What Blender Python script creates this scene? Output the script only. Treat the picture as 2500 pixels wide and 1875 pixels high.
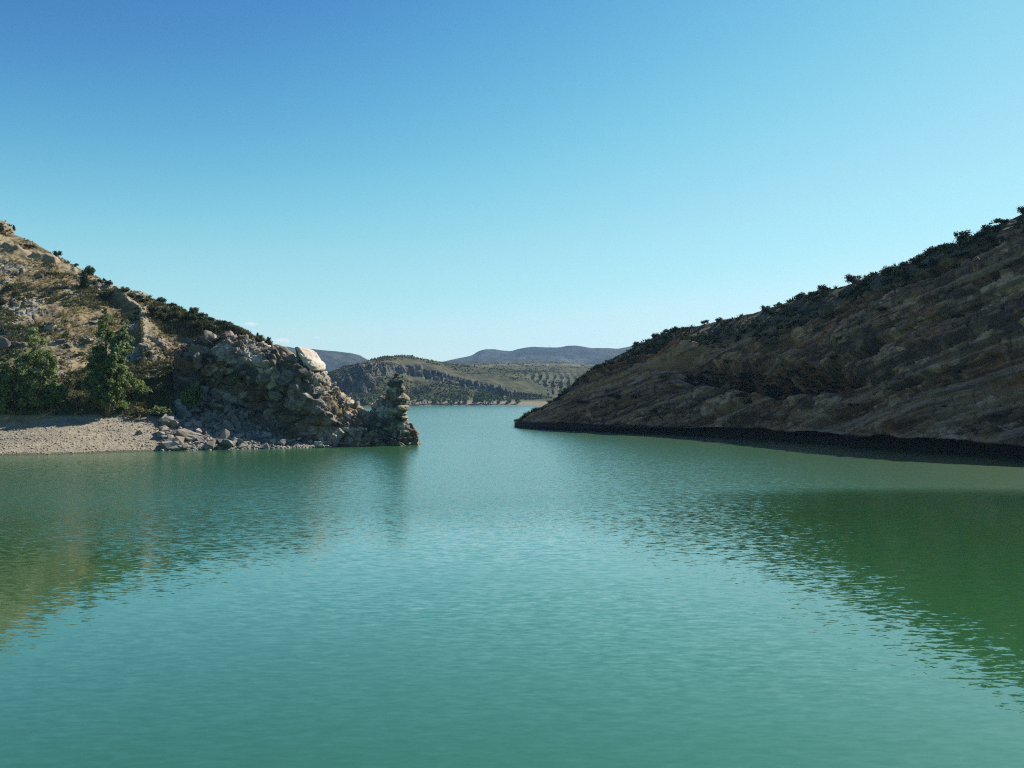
import bpy, bmesh, math, random
import numpy as np
from mathutils import Vector, Matrix, Euler

for o in list(bpy.data.objects): bpy.data.objects.remove(o)
scene = bpy.context.scene
COL = scene.collection
random.seed(7)
RNG = np.random.default_rng(11)

# ------------------------------------------------------------------ camera
F, UC, VH, HC = 2040.0, 1250.0, 970.0, 8.0      # focal (px of a 2500 px wide frame), centre column, horizon row, eye height
cam_d = bpy.data.cameras.new('camera'); cam = bpy.data.objects.new('camera', cam_d); COL.objects.link(cam)
cam.location = (0, 0, HC); cam.rotation_euler = (math.radians(90), 0, 0)
cam_d.sensor_width = 36; cam_d.lens = 36 * F / 2500; cam_d.shift_y = (VH - 937.5) / 2500
cam_d.clip_end = 30000; cam_d.clip_start = 0.2
scene.camera = cam

# ------------------------------------------------------------------ sky, sun, exposure
SUN_AZ, SUN_EL = math.radians(60), math.radians(44)   # azimuth from +Y towards +X
world = bpy.data.worlds.new('World'); scene.world = world; world.use_nodes = True
wn = world.node_tree; wn.nodes.clear()
sky = wn.nodes.new('ShaderNodeTexSky'); sky.sky_type = 'NISHITA'; sky.sun_disc = False
sky.sun_elevation = SUN_EL; sky.sun_rotation = SUN_AZ
sky.altitude = 600; sky.air_density = 1.0; sky.dust_density = 0.3; sky.ozone_density = 1.6
# the camera's tone response to the sky, one curve per channel for the whole sky (x: sky radiance / 20)
down = wn.nodes.new('ShaderNodeVectorMath'); down.operation = 'SCALE'; down.inputs['Scale'].default_value = 1.08 / 20
crv = wn.nodes.new('ShaderNodeRGBCurve'); up_ = wn.nodes.new('ShaderNodeVectorMath'); up_.operation = 'SCALE'; up_.inputs['Scale'].default_value = 1.25 * 8.3
TONE_PTS = [((0, 0), (.8, .018), (1.44, .054), (1.78, .098), (2.1, .155), (2.45, .222), (2.9, .31), (3.4, .39), (4.2, .48), (5.3, .65), (7.8, .82), (11, .93), (20, 1.1)),
            ((0, 0), (1.2, .06), (2.35, .223), (2.87, .365), (3.3, .475), (3.87, .605), (4.3, .675), (5.05, .765), (6, .86), (7, .93), (8.5, 1.0), (11, 1.06), (20, 1.18)),
            ((0, 0), (2.2, .22), (4.04, .515), (4.7, .625), (5.3, .70), (6.15, .783), (6.9, .84), (7.6, .895), (9, .97), (12, 1.06), (20, 1.2))]
for k, pts in enumerate(TONE_PTS):
    cv = crv.mapping.curves[k]
    cv.points[0].location = (0, 0); cv.points[1].location = (1, pts[-1][1] / 1.25)
    for x, y in pts[1:-1]: cv.points.new(x / 20, y / 1.25)
crv.mapping.update()
bg = wn.nodes.new('ShaderNodeBackground'); bg.inputs['Strength'].default_value = 0.07
wo = wn.nodes.new('ShaderNodeOutputWorld')
wn.links.new(sky.outputs[0], down.inputs[0]); wn.links.new(down.outputs[0], crv.inputs['Color']); wn.links.new(crv.outputs[0], up_.inputs[0])
wn.links.new(up_.outputs[0], bg.inputs['Color']); wn.links.new(bg.outputs[0], wo.inputs['Surface'])
sun_d = bpy.data.lights.new('sun', 'SUN'); sun_d.energy = 5.0; sun_d.angle = math.radians(0.53); sun_d.color = (1.0, 0.93, 0.82)
sun = bpy.data.objects.new('sun', sun_d); COL.objects.link(sun); sun.location = (300, 200, 300)
SUN = Vector((math.sin(SUN_AZ) * math.cos(SUN_EL), math.cos(SUN_AZ) * math.cos(SUN_EL), math.sin(SUN_EL)))
sun.rotation_euler = (-SUN).to_track_quat('-Z', 'Y').to_euler()
vs = scene.view_settings
vs.view_transform = 'Standard'; vs.look = 'None'; vs.exposure = 0.75; vs.gamma = 1.0; vs.use_curve_mapping = False
scene.cycles.use_denoising = False; scene.cycles.use_adaptive_sampling = False; scene.cycles.filter_width = 1.15
scene.cycles.max_bounces = 6; scene.cycles.diffuse_bounces = 1; scene.cycles.glossy_bounces = 2
scene.cycles.transparent_max_bounces = 6; scene.cycles.volume_bounces = 2
scene.cycles.caustics_reflective = False; scene.cycles.caustics_refractive = False

# ------------------------------------------------------------------ numpy noise
def _h(ix, iy, iz, seed):
    x = (ix.astype(np.int64) * 374761393 + iy.astype(np.int64) * 668265263 + iz.astype(np.int64) * 2147483647 + seed * 974634777) & 0xFFFFFFFF
    x = ((x ^ (x >> 13)) * 1274126177) & 0xFFFFFFFF
    x = ((x ^ (x >> 15)) * 2246822519) & 0xFFFFFFFF
    x = (x ^ (x >> 14)) & 0xFFFFFF
    return x / float(0x1000000)
def noise3(p, seed=0):
    i = np.floor(p).astype(np.int64); f = p - i; w = f * f * f * (f * (f * 6 - 15) + 10); r = 0
    for dx in (0, 1):
        for dy in (0, 1):
            for dz in (0, 1):
                k = (w[..., 0] if dx else 1 - w[..., 0]) * (w[..., 1] if dy else 1 - w[..., 1]) * (w[..., 2] if dz else 1 - w[..., 2])
                r = r + k * _h(i[..., 0] + dx, i[..., 1] + dy, i[..., 2] + dz, seed)
    return r * 2 - 1
def fbm(p, octv=4, seed=0, gain=0.5):
    r, a, q, t = 0, 1.0, np.array(p, float), 0
    for k in range(octv):
        r = r + a * noise3(q, seed + 17 * k); t += a; a *= gain; q = q * 2.03 + 11.3
    return r / t
def voro(p, seed=0, boxy=False):
    i = np.floor(p).astype(np.int64); sh = p.shape[:-1]
    f1 = np.full(sh, 9.0); f2 = np.full(sh, 9.0); c = np.zeros(p.shape); rv = np.zeros(p.shape)
    for dx in (-1, 0, 1):
        for dy in (-1, 0, 1):
            for dz in (-1, 0, 1):
                a, b, d = i[..., 0] + dx, i[..., 1] + dy, i[..., 2] + dz
                r0, r1, r2 = _h(a, b, d, seed), _h(a, b, d, seed + 1), _h(a, b, d, seed + 2)
                q = np.stack((a + r0, b + r1, d + r2), -1)
                ds = np.abs(p - q).max(-1) if boxy else np.sqrt(((p - q) ** 2).sum(-1))
                m = ds < f1
                f2 = np.where(m, f1, np.minimum(f2, ds))
                f1 = np.where(m, ds, f1)
                c = np.where(m[..., None], q, c)
                rv = np.where(m[..., None], np.stack((_h(a, b, d, seed + 5), _h(a, b, d, seed + 6), _h(a, b, d, seed + 7)), -1), rv)
    return f1, f2, c, rv
def sstep(a, b, x):
    t = np.clip((x - a) / (b - a), 0, 1); return t * t * (3 - 2 * t)
def smooth(a, n, axis):
    if n < 1: return a
    k = np.hanning(2 * n + 3)[1:-1]; k /= k.sum()
    ap = np.concatenate([np.repeat(np.take(a, [0], axis), n, axis), a, np.repeat(np.take(a, [-1], axis), n, axis)], axis)
    return np.apply_along_axis(lambda r: np.convolve(r, k, 'valid'), axis, ap)

# ------------------------------------------------------------------ places
def W(u, v, Y):                                     # point at depth Y on the sight line of (u, v)
    return np.stack(np.broadcast_arrays((u - UC) / F * Y, Y, HC - (v - VH) / F * Y), -1).astype(float)
def vz(z, Y): return VH - (z - HC) * F / Y
def shoreY(v): return HC * F / (v - VH)
def z_of(P): return P[..., 2]
def pix(P): return UC + F * P[..., 0] / P[..., 1], VH - F * (P[..., 2] - HC) / P[..., 1]

# ------------------------------------------------------------------ objects
def tag(o, label=None, cat=None, group=None, kind=None):
    if label: o['label'] = label
    if cat: o['category'] = cat
    if group: o['group'] = group
    if kind: o['kind'] = kind
    return o
def link(name, me, mat=None, parent=None, loc=None, rot=None, scale=None):
    o = bpy.data.objects.new(name, me); COL.objects.link(o)
    if mat is not None and me is not None and not me.materials: me.materials.append(mat)
    if parent is not None: o.parent = parent
    if loc is not None: o.location = loc
    if rot is not None: o.rotation_euler = rot
    if scale is not None: o.scale = scale
    return o
def empty(name, loc=(0, 0, 0), rz=0.0):
    o = bpy.data.objects.new(name, None); COL.objects.link(o); o.location = loc; o.rotation_euler = (0, 0, rz); o.empty_display_size = .5
    return o
def mesh_np(name, V, Fq, smooth_=False, attrs=None):
    V = np.asarray(V, np.float32).reshape(-1, 3); Fq = np.asarray(Fq, np.int32); k = Fq.shape[1]
    me = bpy.data.meshes.new(name); me.vertices.add(len(V)); me.vertices.foreach_set('co', V.ravel())
    me.loops.add(Fq.size); me.loops.foreach_set('vertex_index', Fq.ravel())
    me.polygons.add(len(Fq)); me.polygons.foreach_set('loop_start', np.arange(0, Fq.size, k, dtype=np.int32))
    me.update(calc_edges=True)
    if smooth_: me.polygons.foreach_set('use_smooth', np.ones(len(Fq), bool))
    for a, x in (attrs or {}).items():
        at = me.attributes.new(a, 'FLOAT', 'POINT'); at.data.foreach_set('value', np.asarray(x, np.float32).ravel())
    me.validate(); me.update()
    return me
def grid_faces(n, m, wrap=False):
    i, j = np.meshgrid(np.arange(n if wrap else n - 1), np.arange(m - 1), indexing='ij')
    a = i * m + j; b = ((i + 1) % n) * m + j
    return np.stack((a, b, b + 1, a + 1), -1).reshape(-1, 4)
def grid_normals(P):
    du = np.gradient(P, axis=0); dt = np.gradient(P, axis=1)
    n = np.cross(du, dt); n /= np.linalg.norm(n, axis=-1, keepdims=True) + 1e-9
    return n
def fan(cols, us, segs, su=0, st=0):
    """columns (u, [(v, Y) ...]) -> grid of points; segs = number of steps in each row interval"""
    cu = np.array([c[0] for c in cols], float)
    Vv = np.array([[r[0] for r in c[1]] for c in cols], float); Yy = np.array([[r[1] for r in c[1]] for c in cols], float)
    Vu = np.stack([np.interp(us, cu, Vv[:, k]) for k in range(Vv.shape[1])], 1)
    Yu = np.stack([np.interp(us, cu, Yy[:, k]) for k in range(Yy.shape[1])], 1)
    Vu, Yu = smooth(Vu, su, 0), smooth(Yu, su, 0)
    t = np.concatenate([np.linspace(k, k + 1, s, endpoint=False) for k, s in enumerate(segs)] + [[len(segs)]])
    kk = np.minimum(t.astype(int), len(segs) - 1); fr = t - kk
    P = W(us[:, None], Vu, Yu)
    G = P[:, kk] * (1 - fr)[None, :, None] + P[:, kk + 1] * fr[None, :, None]
    if st: G = np.stack([smooth(G[..., k], st, 1) for k in range(3)], -1)
    return G
def rbf(cp, u, v):
    """depth map through scattered control points (u, v, Y), thin-plate spline"""
    c = np.array(cp, float); x = c[:, :2] / 100; n = len(c)
    def ph(r2): return np.where(r2 > 1e-12, 0.5 * r2 * np.log(r2 + 1e-20), 0)
    K = ph(((x[:, None] - x[None]) ** 2).sum(-1)) + np.eye(n) * 0.002
    A = np.zeros((n + 3, n + 3)); A[:n, :n] = K; A[:n, n] = 1; A[:n, n + 1:] = x; A[n, :n] = 1; A[n + 1:, :n] = x.T
    w = np.linalg.solve(A, np.concatenate((c[:, 2], np.zeros(3))))
    q = np.stack((u, v), -1) / 100; r = w[n] + q[..., 0] * w[n + 1] + q[..., 1] * w[n + 2]
    for k in range(n): r = r + w[k] * ph(((q - x[k]) ** 2).sum(-1))
    return r
JOINT = np.array(Euler((.35, -.28, .5)).to_matrix())
def rockify(P, N, s, a, seed=0, zs=1.0, fine=True, tones=False):
    """blocky, jointed relief along the normals"""
    q = (P * np.array([1, 1, zs])) @ JOINT.T + 0.12 * s * np.stack([fbm(P / s, 2, seed + 90 + k) for k in range(3)], -1)
    d = 0; tone = 0
    for lv, (sc, am) in enumerate(((s, a), (s / 2.3, a * .5), (s / 5.5, a * .2)) if fine else ((s, a),)):
        f1, f2, c, rv = voro(q / (sc * np.array([1.25, 1.0, .75])), seed + 31 * lv, True)
        tone = tone + rv[..., 1] * (.4, .4, .2)[lv]
        tilt = ((rv - .5) * (q / (sc * np.array([1.25, 1.0, .75])) - c)).sum(-1)
        d = d + am * ((rv[..., 0] - .5) * 1.5 + tilt * 2.0 - 0.45 * (1 - sstep(0.0, 0.06, f2 - f1)))
    d = d + a * .12 * fbm(P / (s * .3), 3, seed + 3)
    return (P + N * d[..., None], tone) if tones else P + N * d[..., None]
class Ground:
    """finds the surface point seen along a pixel"""
    def __init__(self, P): 
        self.P = P.reshape(-1, 3); self.u, self.v = pix(self.P)
    def at(self, u, v, r=7):
        d2 = (self.u - u) ** 2 + (self.v - v) ** 2
        m = np.nonzero(d2 < r * r)[0]
        if len(m) == 0: m = np.array([int(np.argmin(d2))])
        y0 = self.P[m, 1].min()
        m = m[self.P[m, 1] < y0 + 4.0]
        k = m[int(np.argmin(d2[m]))]
        return self.P[k]

# ------------------------------------------------------------------ materials
class NT:
    def __init__(self, name):
        self.m = bpy.data.materials.new(name); self.m.use_nodes = True; self.t = self.m.node_tree; self.t.nodes.clear()
        self.out = self.n('ShaderNodeOutputMaterial')
    def n(self, ty, **kw):
        x = self.t.nodes.new(ty)
        for k, v in kw.items(): setattr(x, k, v)
        return x
    def l(self, a, b): self.t.links.new(a, b)
    def pos(self): return self.n('ShaderNodeNewGeometry').outputs['Position']
    def mapping(self, vec, scale=(1, 1, 1), rot=(0, 0, 0)):
        x = self.n('ShaderNodeMapping'); x.inputs['Scale'].default_value = scale; x.inputs['Rotation'].default_value = rot
        self.l(vec, x.inputs['Vector']); return x.outputs[0]
    def noise(self, vec, scale, detail=4, rough=.55, dist=0.0):
        x = self.n('ShaderNodeTexNoise'); x.inputs['Scale'].default_value = scale; x.inputs['Detail'].default_value = detail
        x.inputs['Roughness'].default_value = rough; x.inputs['Distortion'].default_value = dist
        self.l(vec, x.inputs['Vector']); return x.outputs['Fac']
    def ramp(self, fac, lo, hi):
        x = self.n('ShaderNodeMapRange'); x.interpolation_type = 'SMOOTHSTEP'
        x.inputs['From Min'].default_value = lo; x.inputs['From Max'].default_value = hi
        self.l(fac, x.inputs['Value']); return x.outputs[0]
    def mix(self, fac, a, b):
        x = self.n('ShaderNodeMix', data_type='RGBA')
        if isinstance(fac, (int, float)): x.inputs['Factor'].default_value = fac
        else: self.l(fac, x.inputs['Factor'])
        for k, c in (('A', a), ('B', b)):
            if isinstance(c, tuple): x.inputs[k].default_value = (*c, 1)
            else: self.l(c, x.inputs[k])
        return x.outputs['Result']
    def math(self, op, a, b=None):
        x = self.n('ShaderNodeMath', operation=op)
        for k, c in enumerate((a, b)):
            if c is None: continue
            if isinstance(c, (int, float)): x.inputs[k].default_value = c
            else: self.l(c, x.inputs[k])
        return x.outputs[0]
    def attr(self, name):
        return self.n('ShaderNodeAttribute', attribute_name=name).outputs['Fac']
    def bump(self, h, dist, strength=1.0, nrm=None):
        x = self.n('ShaderNodeBump'); x.inputs['Distance'].default_value = dist; x.inputs['Strength'].default_value = strength
        self.l(h, x.inputs['Height'])
        if nrm is not None: self.l(nrm, x.inputs['Normal'])
        return x.outputs[0]
    def principled(self, col, rough=.9, nrm=None, spec=.2):
        x = self.n('ShaderNodeBsdfPrincipled'); x.inputs['Roughness'].default_value = rough; x.inputs['Specular IOR Level'].default_value = spec
        if isinstance(col, tuple): x.inputs['Base Color'].default_value = (*col, 1)
        else: self.l(col, x.inputs['Base Color'])
        if nrm is not None: self.l(nrm, x.inputs['Normal'])
        self.l(x.outputs[0], self.out.inputs['Surface']); return x

def rock_mat(name, base, dark, warm, s=1.0, bump=.05):
    t = NT(name); p = t.pos()
    c = t.mix(t.ramp(t.noise(p, .35 * s, 5), .38, .66), base, dark)
    c = t.mix(t.math('MULTIPLY', t.ramp(t.noise(p, .22 * s, 4, .6), .52, .68), .75), c, warm)
    c = t.mix(t.math('MULTIPLY', t.ramp(t.noise(p, 2.3 * s, 4, .65), .55, .75), .45), c, dark)
    c = t.mix(t.math('MULTIPLY', t.ramp(t.noise(p, 5.0 * s, 3, .6), .58, .72), .35), c, tuple(min(1, x * 1.5) for x in base))
    h = t.math('ADD', t.noise(p, 2.2 * s, 6, .65), t.math('MULTIPLY', t.noise(t.mapping(p, (1, 1, 3)), 6 * s, 4, .6), .4))
    t.principled(c, .92, t.bump(h, bump))
    return t.m
def leaf_mat(name, ca, cb, s=.8, trans=.35, spec=.25, rough=.6):
    t = NT(name); p = t.pos()
    rnd = t.n('ShaderNodeObjectInfo').outputs['Random']
    c = t.mix(t.noise(p, s, 3), ca, cb)
    c = t.mix(t.math('MULTIPLY', rnd, .5), c, tuple(x * .62 for x in cb))
    b = t.principled(c, rough, spec=spec)
    tr = t.n('ShaderNodeBsdfTranslucent'); t.l(c, tr.inputs['Color'])
    mx = t.n('ShaderNodeMixShader'); mx.inputs[0].default_value = trans
    t.l(b.outputs[0], mx.inputs[1]); t.l(tr.outputs[0], mx.inputs[2]); t.l(mx.outputs[0], t.out.inputs['Surface'])
    return t.m
def flat_mat(name, col, rough=.9):
    t = NT(name); p = t.pos()
    c = t.mix(t.noise(p, 3, 4), tuple(x * .7 for x in col), tuple(min(1, x * 1.25) for x in col)); t.principled(c, rough); return t.m

M = {}
M['rock'] = rock_mat('outcrop limestone', (.16, .14, .12), (.075, .068, .062), (.15, .10, .06))
M['pale'] = rock_mat('pale limestone', (.33, .285, .23), (.20, .17, .14), (.30, .21, .14), 1.2, .035)
M['grey'] = rock_mat('grey boulder', (.25, .235, .205), (.12, .115, .105), (.22, .18, .13), 1.3, .04)
M['far_rock'] = rock_mat('far cliff', (.145, .13, .112), (.06, .056, .052), (.13, .10, .07), .25, .5)
M['bright'] = rock_mat('bright limestone', (.52, .45, .37), (.38, .32, .26), (.48, .36, .27), 1.0, .05)
M['pebble'] = rock_mat('pebble', (.31, .27, .20), (.19, .168, .128), (.27, .225, .155), 2.0, .03)
M['tan'] = rock_mat('tan stone', (.28, .23, .17), (.16, .13, .10), (.24, .165, .10), 1.3, .04)
M['bark'] = flat_mat('bark', (.11, .085, .06))
M['poplar'] = leaf_mat('poplar leaves', (.13, .19, .05), (.22, .28, .10), .9, .5, .25, .5)
M['willow'] = leaf_mat('willow leaves', (.15, .205, .06), (.25, .30, .12), .9, .5, .25, .5)
M['juniper'] = leaf_mat('juniper needles', (.020, .032, .014), (.042, .056, .024), .7, .15, .1, .8)
M['scrub'] = leaf_mat('grey green scrub', (.07, .085, .035), (.14, .14, .07), .6, .2, .1, .8)
M['drygrass'] = leaf_mat('dry grass', (.34, .26, .11), (.22, .19, .08), .25, .25, .1, .8)
M['fartree'] = leaf_mat('far trees', (.05, .10, .03), (.10, .15, .05), .12, .25, .1, .8)
M['far_scrub'] = leaf_mat('far scrub', (.028, .036, .015), (.050, .056, .024), .05, .1, .1, .9)
M['mast'] = flat_mat('mast steel', (.35, .36, .38), .5)

# ------------------------------------------------------------------ water
t = NT('lake water'); p = t.pos()
big = t.noise(t.mapping(p, (.6, 1.3, 1)), .022, 3, .5)
def slopes(scale, stretch, rot, detail, rough):
    x = t.n('ShaderNodeTexNoise'); x.inputs['Scale'].default_value = scale; x.inputs['Detail'].default_value = detail; x.inputs['Roughness'].default_value = rough; x.inputs['Distortion'].default_value = .3
    t.l(t.mapping(p, stretch, (0, 0, rot)), x.inputs['Vector'])
    v = t.n('ShaderNodeVectorMath', operation='SUBTRACT'); t.l(x.outputs['Color'], v.inputs[0]); v.inputs[1].default_value = (.5, .5, .5); return v.outputs[0]
def vscale(v, k):
    x = t.n('ShaderNodeVectorMath', operation='SCALE'); t.l(v, x.inputs[0])
    if isinstance(k, float): x.inputs['Scale'].default_value = k
    else: t.l(k, x.inputs['Scale'])
    return x.outputs[0]
def vadd(a_, b_):
    x = t.n('ShaderNodeVectorMath', operation='ADD'); t.l(a_, x.inputs[0]); t.l(b_, x.inputs[1]); return x.outputs[0]
sep = t.n('ShaderNodeSeparateXYZ'); t.l(p, sep.inputs[0])
cx_ = t.math('DIVIDE', t.math('SUBTRACT', sep.outputs['X'], 36.0), 27.0); cy_ = t.math('DIVIDE', t.math('SUBTRACT', t.math('ADD', sep.outputs['Y'], t.math('MULTIPLY', t.math('SUBTRACT', big, .5), 40.0)), 47.0), 15.0)
lee = t.ramp(t.math('ADD', t.math('MULTIPLY', cx_, cx_), t.math('MULTIPLY', cy_, cy_)), .0, 3.4)      # a lee patch lies calm under the cliff
wind = t.math('MULTIPLY', lee, t.ramp(t.math('ADD', sep.outputs['Y'], t.math('MULTIPLY', t.math('SUBTRACT', big, .5), 60.0)), 27, 66))
far_w = t.ramp(sep.outputs['Y'], 110, 230)
amp = t.math('ADD', t.math('ADD', t.math('MULTIPLY', wind, .40), t.math('MULTIPLY', far_w, .20)), t.math('ADD', t.math('MULTIPLY', t.ramp(big, .45, .60), .12), .10))
sl = vadd(slopes(4.2, (.45, 1.35, 1), .10, 1.5, .45), vscale(slopes(10.0, (.55, 1.2, 1), -.08, 3, .55), .6))
flat = t.n('ShaderNodeVectorMath', operation='MULTIPLY'); t.l(vscale(sl, t.math('MULTIPLY', amp, .78)), flat.inputs[0]); flat.inputs[1].default_value = (.55, 1.0, 0)
upv = t.n('ShaderNodeCombineXYZ'); upv.inputs['Z'].default_value = 1.0
nm = t.n('ShaderNodeVectorMath', operation='NORMALIZE'); t.l(vadd(flat.outputs[0], upv.outputs[0]), nm.inputs[0]); n2 = nm.outputs[0]
body = t.mix(t.noise(p, .015, 3), (.022, .092, .024), (.020, .096, .032))
w = t.principled(body, .04, n2, .5); t.l(t.math('ADD', t.math('ADD', t.math('MULTIPLY', wind, .24), t.math('MULTIPLY', far_w, .12)), .05), w.inputs['Roughness']); w.inputs['IOR'].default_value = 1.62; w.inputs['Coat Weight'].default_value = 1.0; w.inputs['Coat IOR'].default_value = 1.27; t.l(t.math('ADD', t.math('MULTIPLY', wind, .16), .05), w.inputs['Coat Roughness']); t.l(n2, w.inputs['Coat Normal']); 
M['water'] = t.m
link('water', mesh_np('water', [(-1400, -300, 0), (1400, -300, 0), (1400, 1300, 0), (-1400, 1300, 0)], [(0, 1, 2, 3)]), M['water'])['kind'] = 'structure'

# ------------------------------------------------------------------ ground sheet (lake bed and the land beyond)
gx = np.concatenate((-np.geomspace(9000, 900, 12), np.linspace(-800, 800, 33), np.geomspace(900, 9000, 12)))
gy = np.concatenate((np.linspace(-3500, -400, 8), np.linspace(-300, 1200, 31), np.geomspace(1300, 12000, 16)))
GX, GY = np.meshgrid(gx, gy, indexing='ij')
r_ = np.sqrt((GX / 1.25) ** 2 + (GY - 350) ** 2)
GZ = -5 + 14 * sstep(560, 900, r_) + 10 * sstep(900, 4000, r_) * (1 + fbm(np.stack((GX, GY, GX * 0), -1) / 900, 3, 5))
t = NT('ground'); p = t.pos()
t.principled(t.mix(t.noise(p, .01, 6, .6), (.09, .09, .045), (.22, .18, .11)), .95)
M['ground'] = t.m
link('ground', mesh_np('ground', np.stack((GX, GY, GZ), -1), grid_faces(len(gx), len(gy)), True), M['ground'])['kind'] = 'structure'

# ------------------------------------------------------------------ left hillside
def col(u, vs_, beach, bank, mids, ridge):
    Ys = shoreY(vs_)
    r = [(vz(-3, Ys - 7), Ys - 7), (vs_, Ys), (beach[0], beach[1]), (bank[0], bank[1])] + list(mids) + [ridge]
    zr = HC - (ridge[0] - VH) / F * ridge[1]; Yr = ridge[1]
    r += [(vz(zr * .80, Yr + 10), Yr + 10), (vz(zr * .3, Yr + 45), Yr + 45), (vz(-4, Yr + 80), Yr + 80)]
    return (u, r)
LH = [
 col(-620, 1116, (1044, 126), (1000, 131), ((870, 146), (650, 168)), (330, 213)),
 col(-300, 1114, (1044, 127), (1000, 132), ((870, 147), (690, 170)), (420, 208)),
 col(0,   1112, (1044, 127), (985, 132), ((880, 146), (720, 168)), (551, 198)),
 col(80,  1111, (1036, 128.5), (980, 133), ((880, 146), (730, 167)), (592, 192)),
 col(150, 1109, (1028, 130.5), (972, 134.5), ((885, 146), (745, 165)), (626, 187)),
 col(215, 1107, (1024, 132.5), (968, 136), ((890, 146), (765, 163)), (661, 183)),
 col(266, 1105, (1018, 134.5), (972, 137.5), ((895, 147), (785, 161)), (696, 180)),
 col(306, 1104, (1020, 134.5), (985, 138), ((900, 147), (795, 160)), (713, 178)),
 col(381, 1102, (1025, 135), (1000, 138.5), ((915, 147), (815, 158)), (736, 173)),
 col(450, 1100, (1030, 136), (1010, 139), ((930, 149), (840, 157)), (756, 167)),
 col(517, 1099, (1040, 137), (1020, 140), ((945, 150), (865, 156)), (775, 163)),
 col(583, 1097, (1055, 136.5), (1035, 140), ((960, 149), (880, 154)), (798, 159)),
 col(631, 1096, (1062, 136.5), (1045, 140), ((970, 149), (900, 153)), (824, 156)),
 col(673, 1095, (1070, 136.5), (1055, 140), ((985, 149), (915, 152)), (846, 154)),
 col(709, 1094, (1078, 136.5), (1068, 140), ((1000, 149), (935, 151)), (868, 152.5)),
 col(760, 1093, (1086, 137), (1080, 140), ((1030, 147), (975, 150)), (930, 151)),
 col(830, 1092, (1090, 137.5), (1088, 140), ((1060, 145), (1040, 147)), (1020, 148)),
]
us = np.linspace(-620, 830, 600)
P = fan(LH, us, [8, 80, 26, 70, 90, 90, 30, 20, 8], 10, 4)
N = grid_normals(P); N *= np.sign(N[..., 2:3] + 1e-6)
pu, pv = pix(P); z = P[..., 2]
amp = sstep(.1, 5, z) * (0.35 + .65 * sstep(4, 9, z))
d = amp * (1.3 * fbm(P / 14, 3, 1) + .55 * fbm(P / 4.5, 3, 2) + .30 * np.abs(fbm(P / 1.6, 3, 3)) + .16 * fbm(P / .55, 2, 4))
d = d * np.where(pv < 0, 1, 1) + .05 * sstep(-.2, .3, z) * fbm(P / .5, 2, 9)
# small terraces of broken rock
f1, f2, c_, rv = voro(P / np.array([3.4, 3.4, 2.2]) + .3 * fbm(P / 3, 2, 8)[..., None], 20)
rocky = sstep(.05, .30, fbm(P / 11, 3, 31)) * sstep(7, 11, z)
d = d + rocky * ((rv[..., 0] - .3) * 1.0 - .35 * (1 - sstep(0, .1, f2 - f1)))
# ribs whose far flank lies in shade
def rib(line, A, lf, rt):
    L = np.array(line, float); v_ = np.clip(pv, L[0, 1], L[-1, 1]); lu = np.interp(v_, L[:, 1], L[:, 0]) + 7 * fbm(P / 3, 2, 40)
    du = pu - lu
    w_ = np.where(du > 0, np.exp(-du / rt), np.exp(du / lf)) * sstep(L[0, 1] - 6, L[0, 1] + 20, pv) * (1 - sstep(L[-1, 1] - 25, L[-1, 1] + 8, pv))
    return A * w_ * (P[..., 1] < 186)
d = d + rib(((262, 712), (300, 740), (345, 778), (352, 812), (350, 880)), 2.3, 13, 55)
d = d + rib(((436, 784), (470, 800), (505, 822), (520, 850)), 1.8, 10, 45)
# bench of the old track near the top
tr = np.exp(-((pv - np.interp(pu, [-600, 0, 130, 200], [520, 608, 634, 668])) / 7) ** 2) * (pu < 190) * (P[..., 1] < 202)
d = d + tr * 1.1 * sstep(-.25, .25, fbm(P / 3, 3, 19))
P = P + N * d[..., None]
ridge_row = 8 + 80 + 26 + 70 + 90 + 90
sand = (1 - sstep(-.5, .5, z - np.interp(pu, [-600, 0, 100, 200, 300], [3.2, 3.6, 4.0, 4.5, 4.7]) + 1.3 * fbm(P / 5, 4, 12)))
bare = np.clip(np.clip(rib(((262, 712), (300, 740), (345, 778), (352, 812), (350, 880)), 1, 1, 30), 0, 1) + np.clip(rib(((430, 780), (470, 795), (520, 822), (530, 860)), 1, 3, 40), 0, 1) * .9 + tr, 0, 1)
green = np.clip(sstep(300, 470, pu) * (1 - sstep(775, 850, pv + 14 * fbm(P / 6, 3, 14))) + (1 - sstep(905, 975, pv)) * 0 + sstep(900, 960, pv) * (pv < 1015) * (z > 4.8) * .8, 0, 1)
t = NT('hillside earth'); p = t.pos()
soil = t.mix(t.ramp(t.noise(p, .09, 5, .6), .40, .62), (0.196, 0.140, 0.076), (0.267, 0.215, 0.121))
soil = t.mix(t.ramp(t.noise(p, .55, 5, .62), .47, .62), soil, (0.102, 0.084, 0.045))
soil = t.mix(t.math('MULTIPLY', t.ramp(t.noise(p, .16, 4, .6), .54, .68), .75), soil, (0.094, 0.097, 0.040))
soil = t.mix(t.math('MULTIPLY', t.ramp(t.noise(p, 1.5, 4, .6), .58, .70), .7), soil, (0.362, 0.329, 0.259))
soil = t.mix(t.math('MULTIPLY', t.attr('rocky'), t.ramp(t.noise(p, .5, 4), .40, .60)), soil, (0.299, 0.279, 0.242))
soil = t.mix(t.math('MULTIPLY', t.attr('green'), t.ramp(t.noise(p, .4, 4, .6), .35, .55)), soil, (0.067, 0.076, 0.035))
soil = t.mix(t.math('MULTIPLY', t.attr('bare'), .85), soil, t.mix(t.noise(p, 1.2, 4), (0.314, 0.253, 0.170), (0.235, 0.186, 0.125)))
snd = t.mix(t.ramp(t.noise(p, .3, 4), .40, .62), (0.290, 0.251, 0.185), (0.218, 0.191, 0.149))
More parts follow.
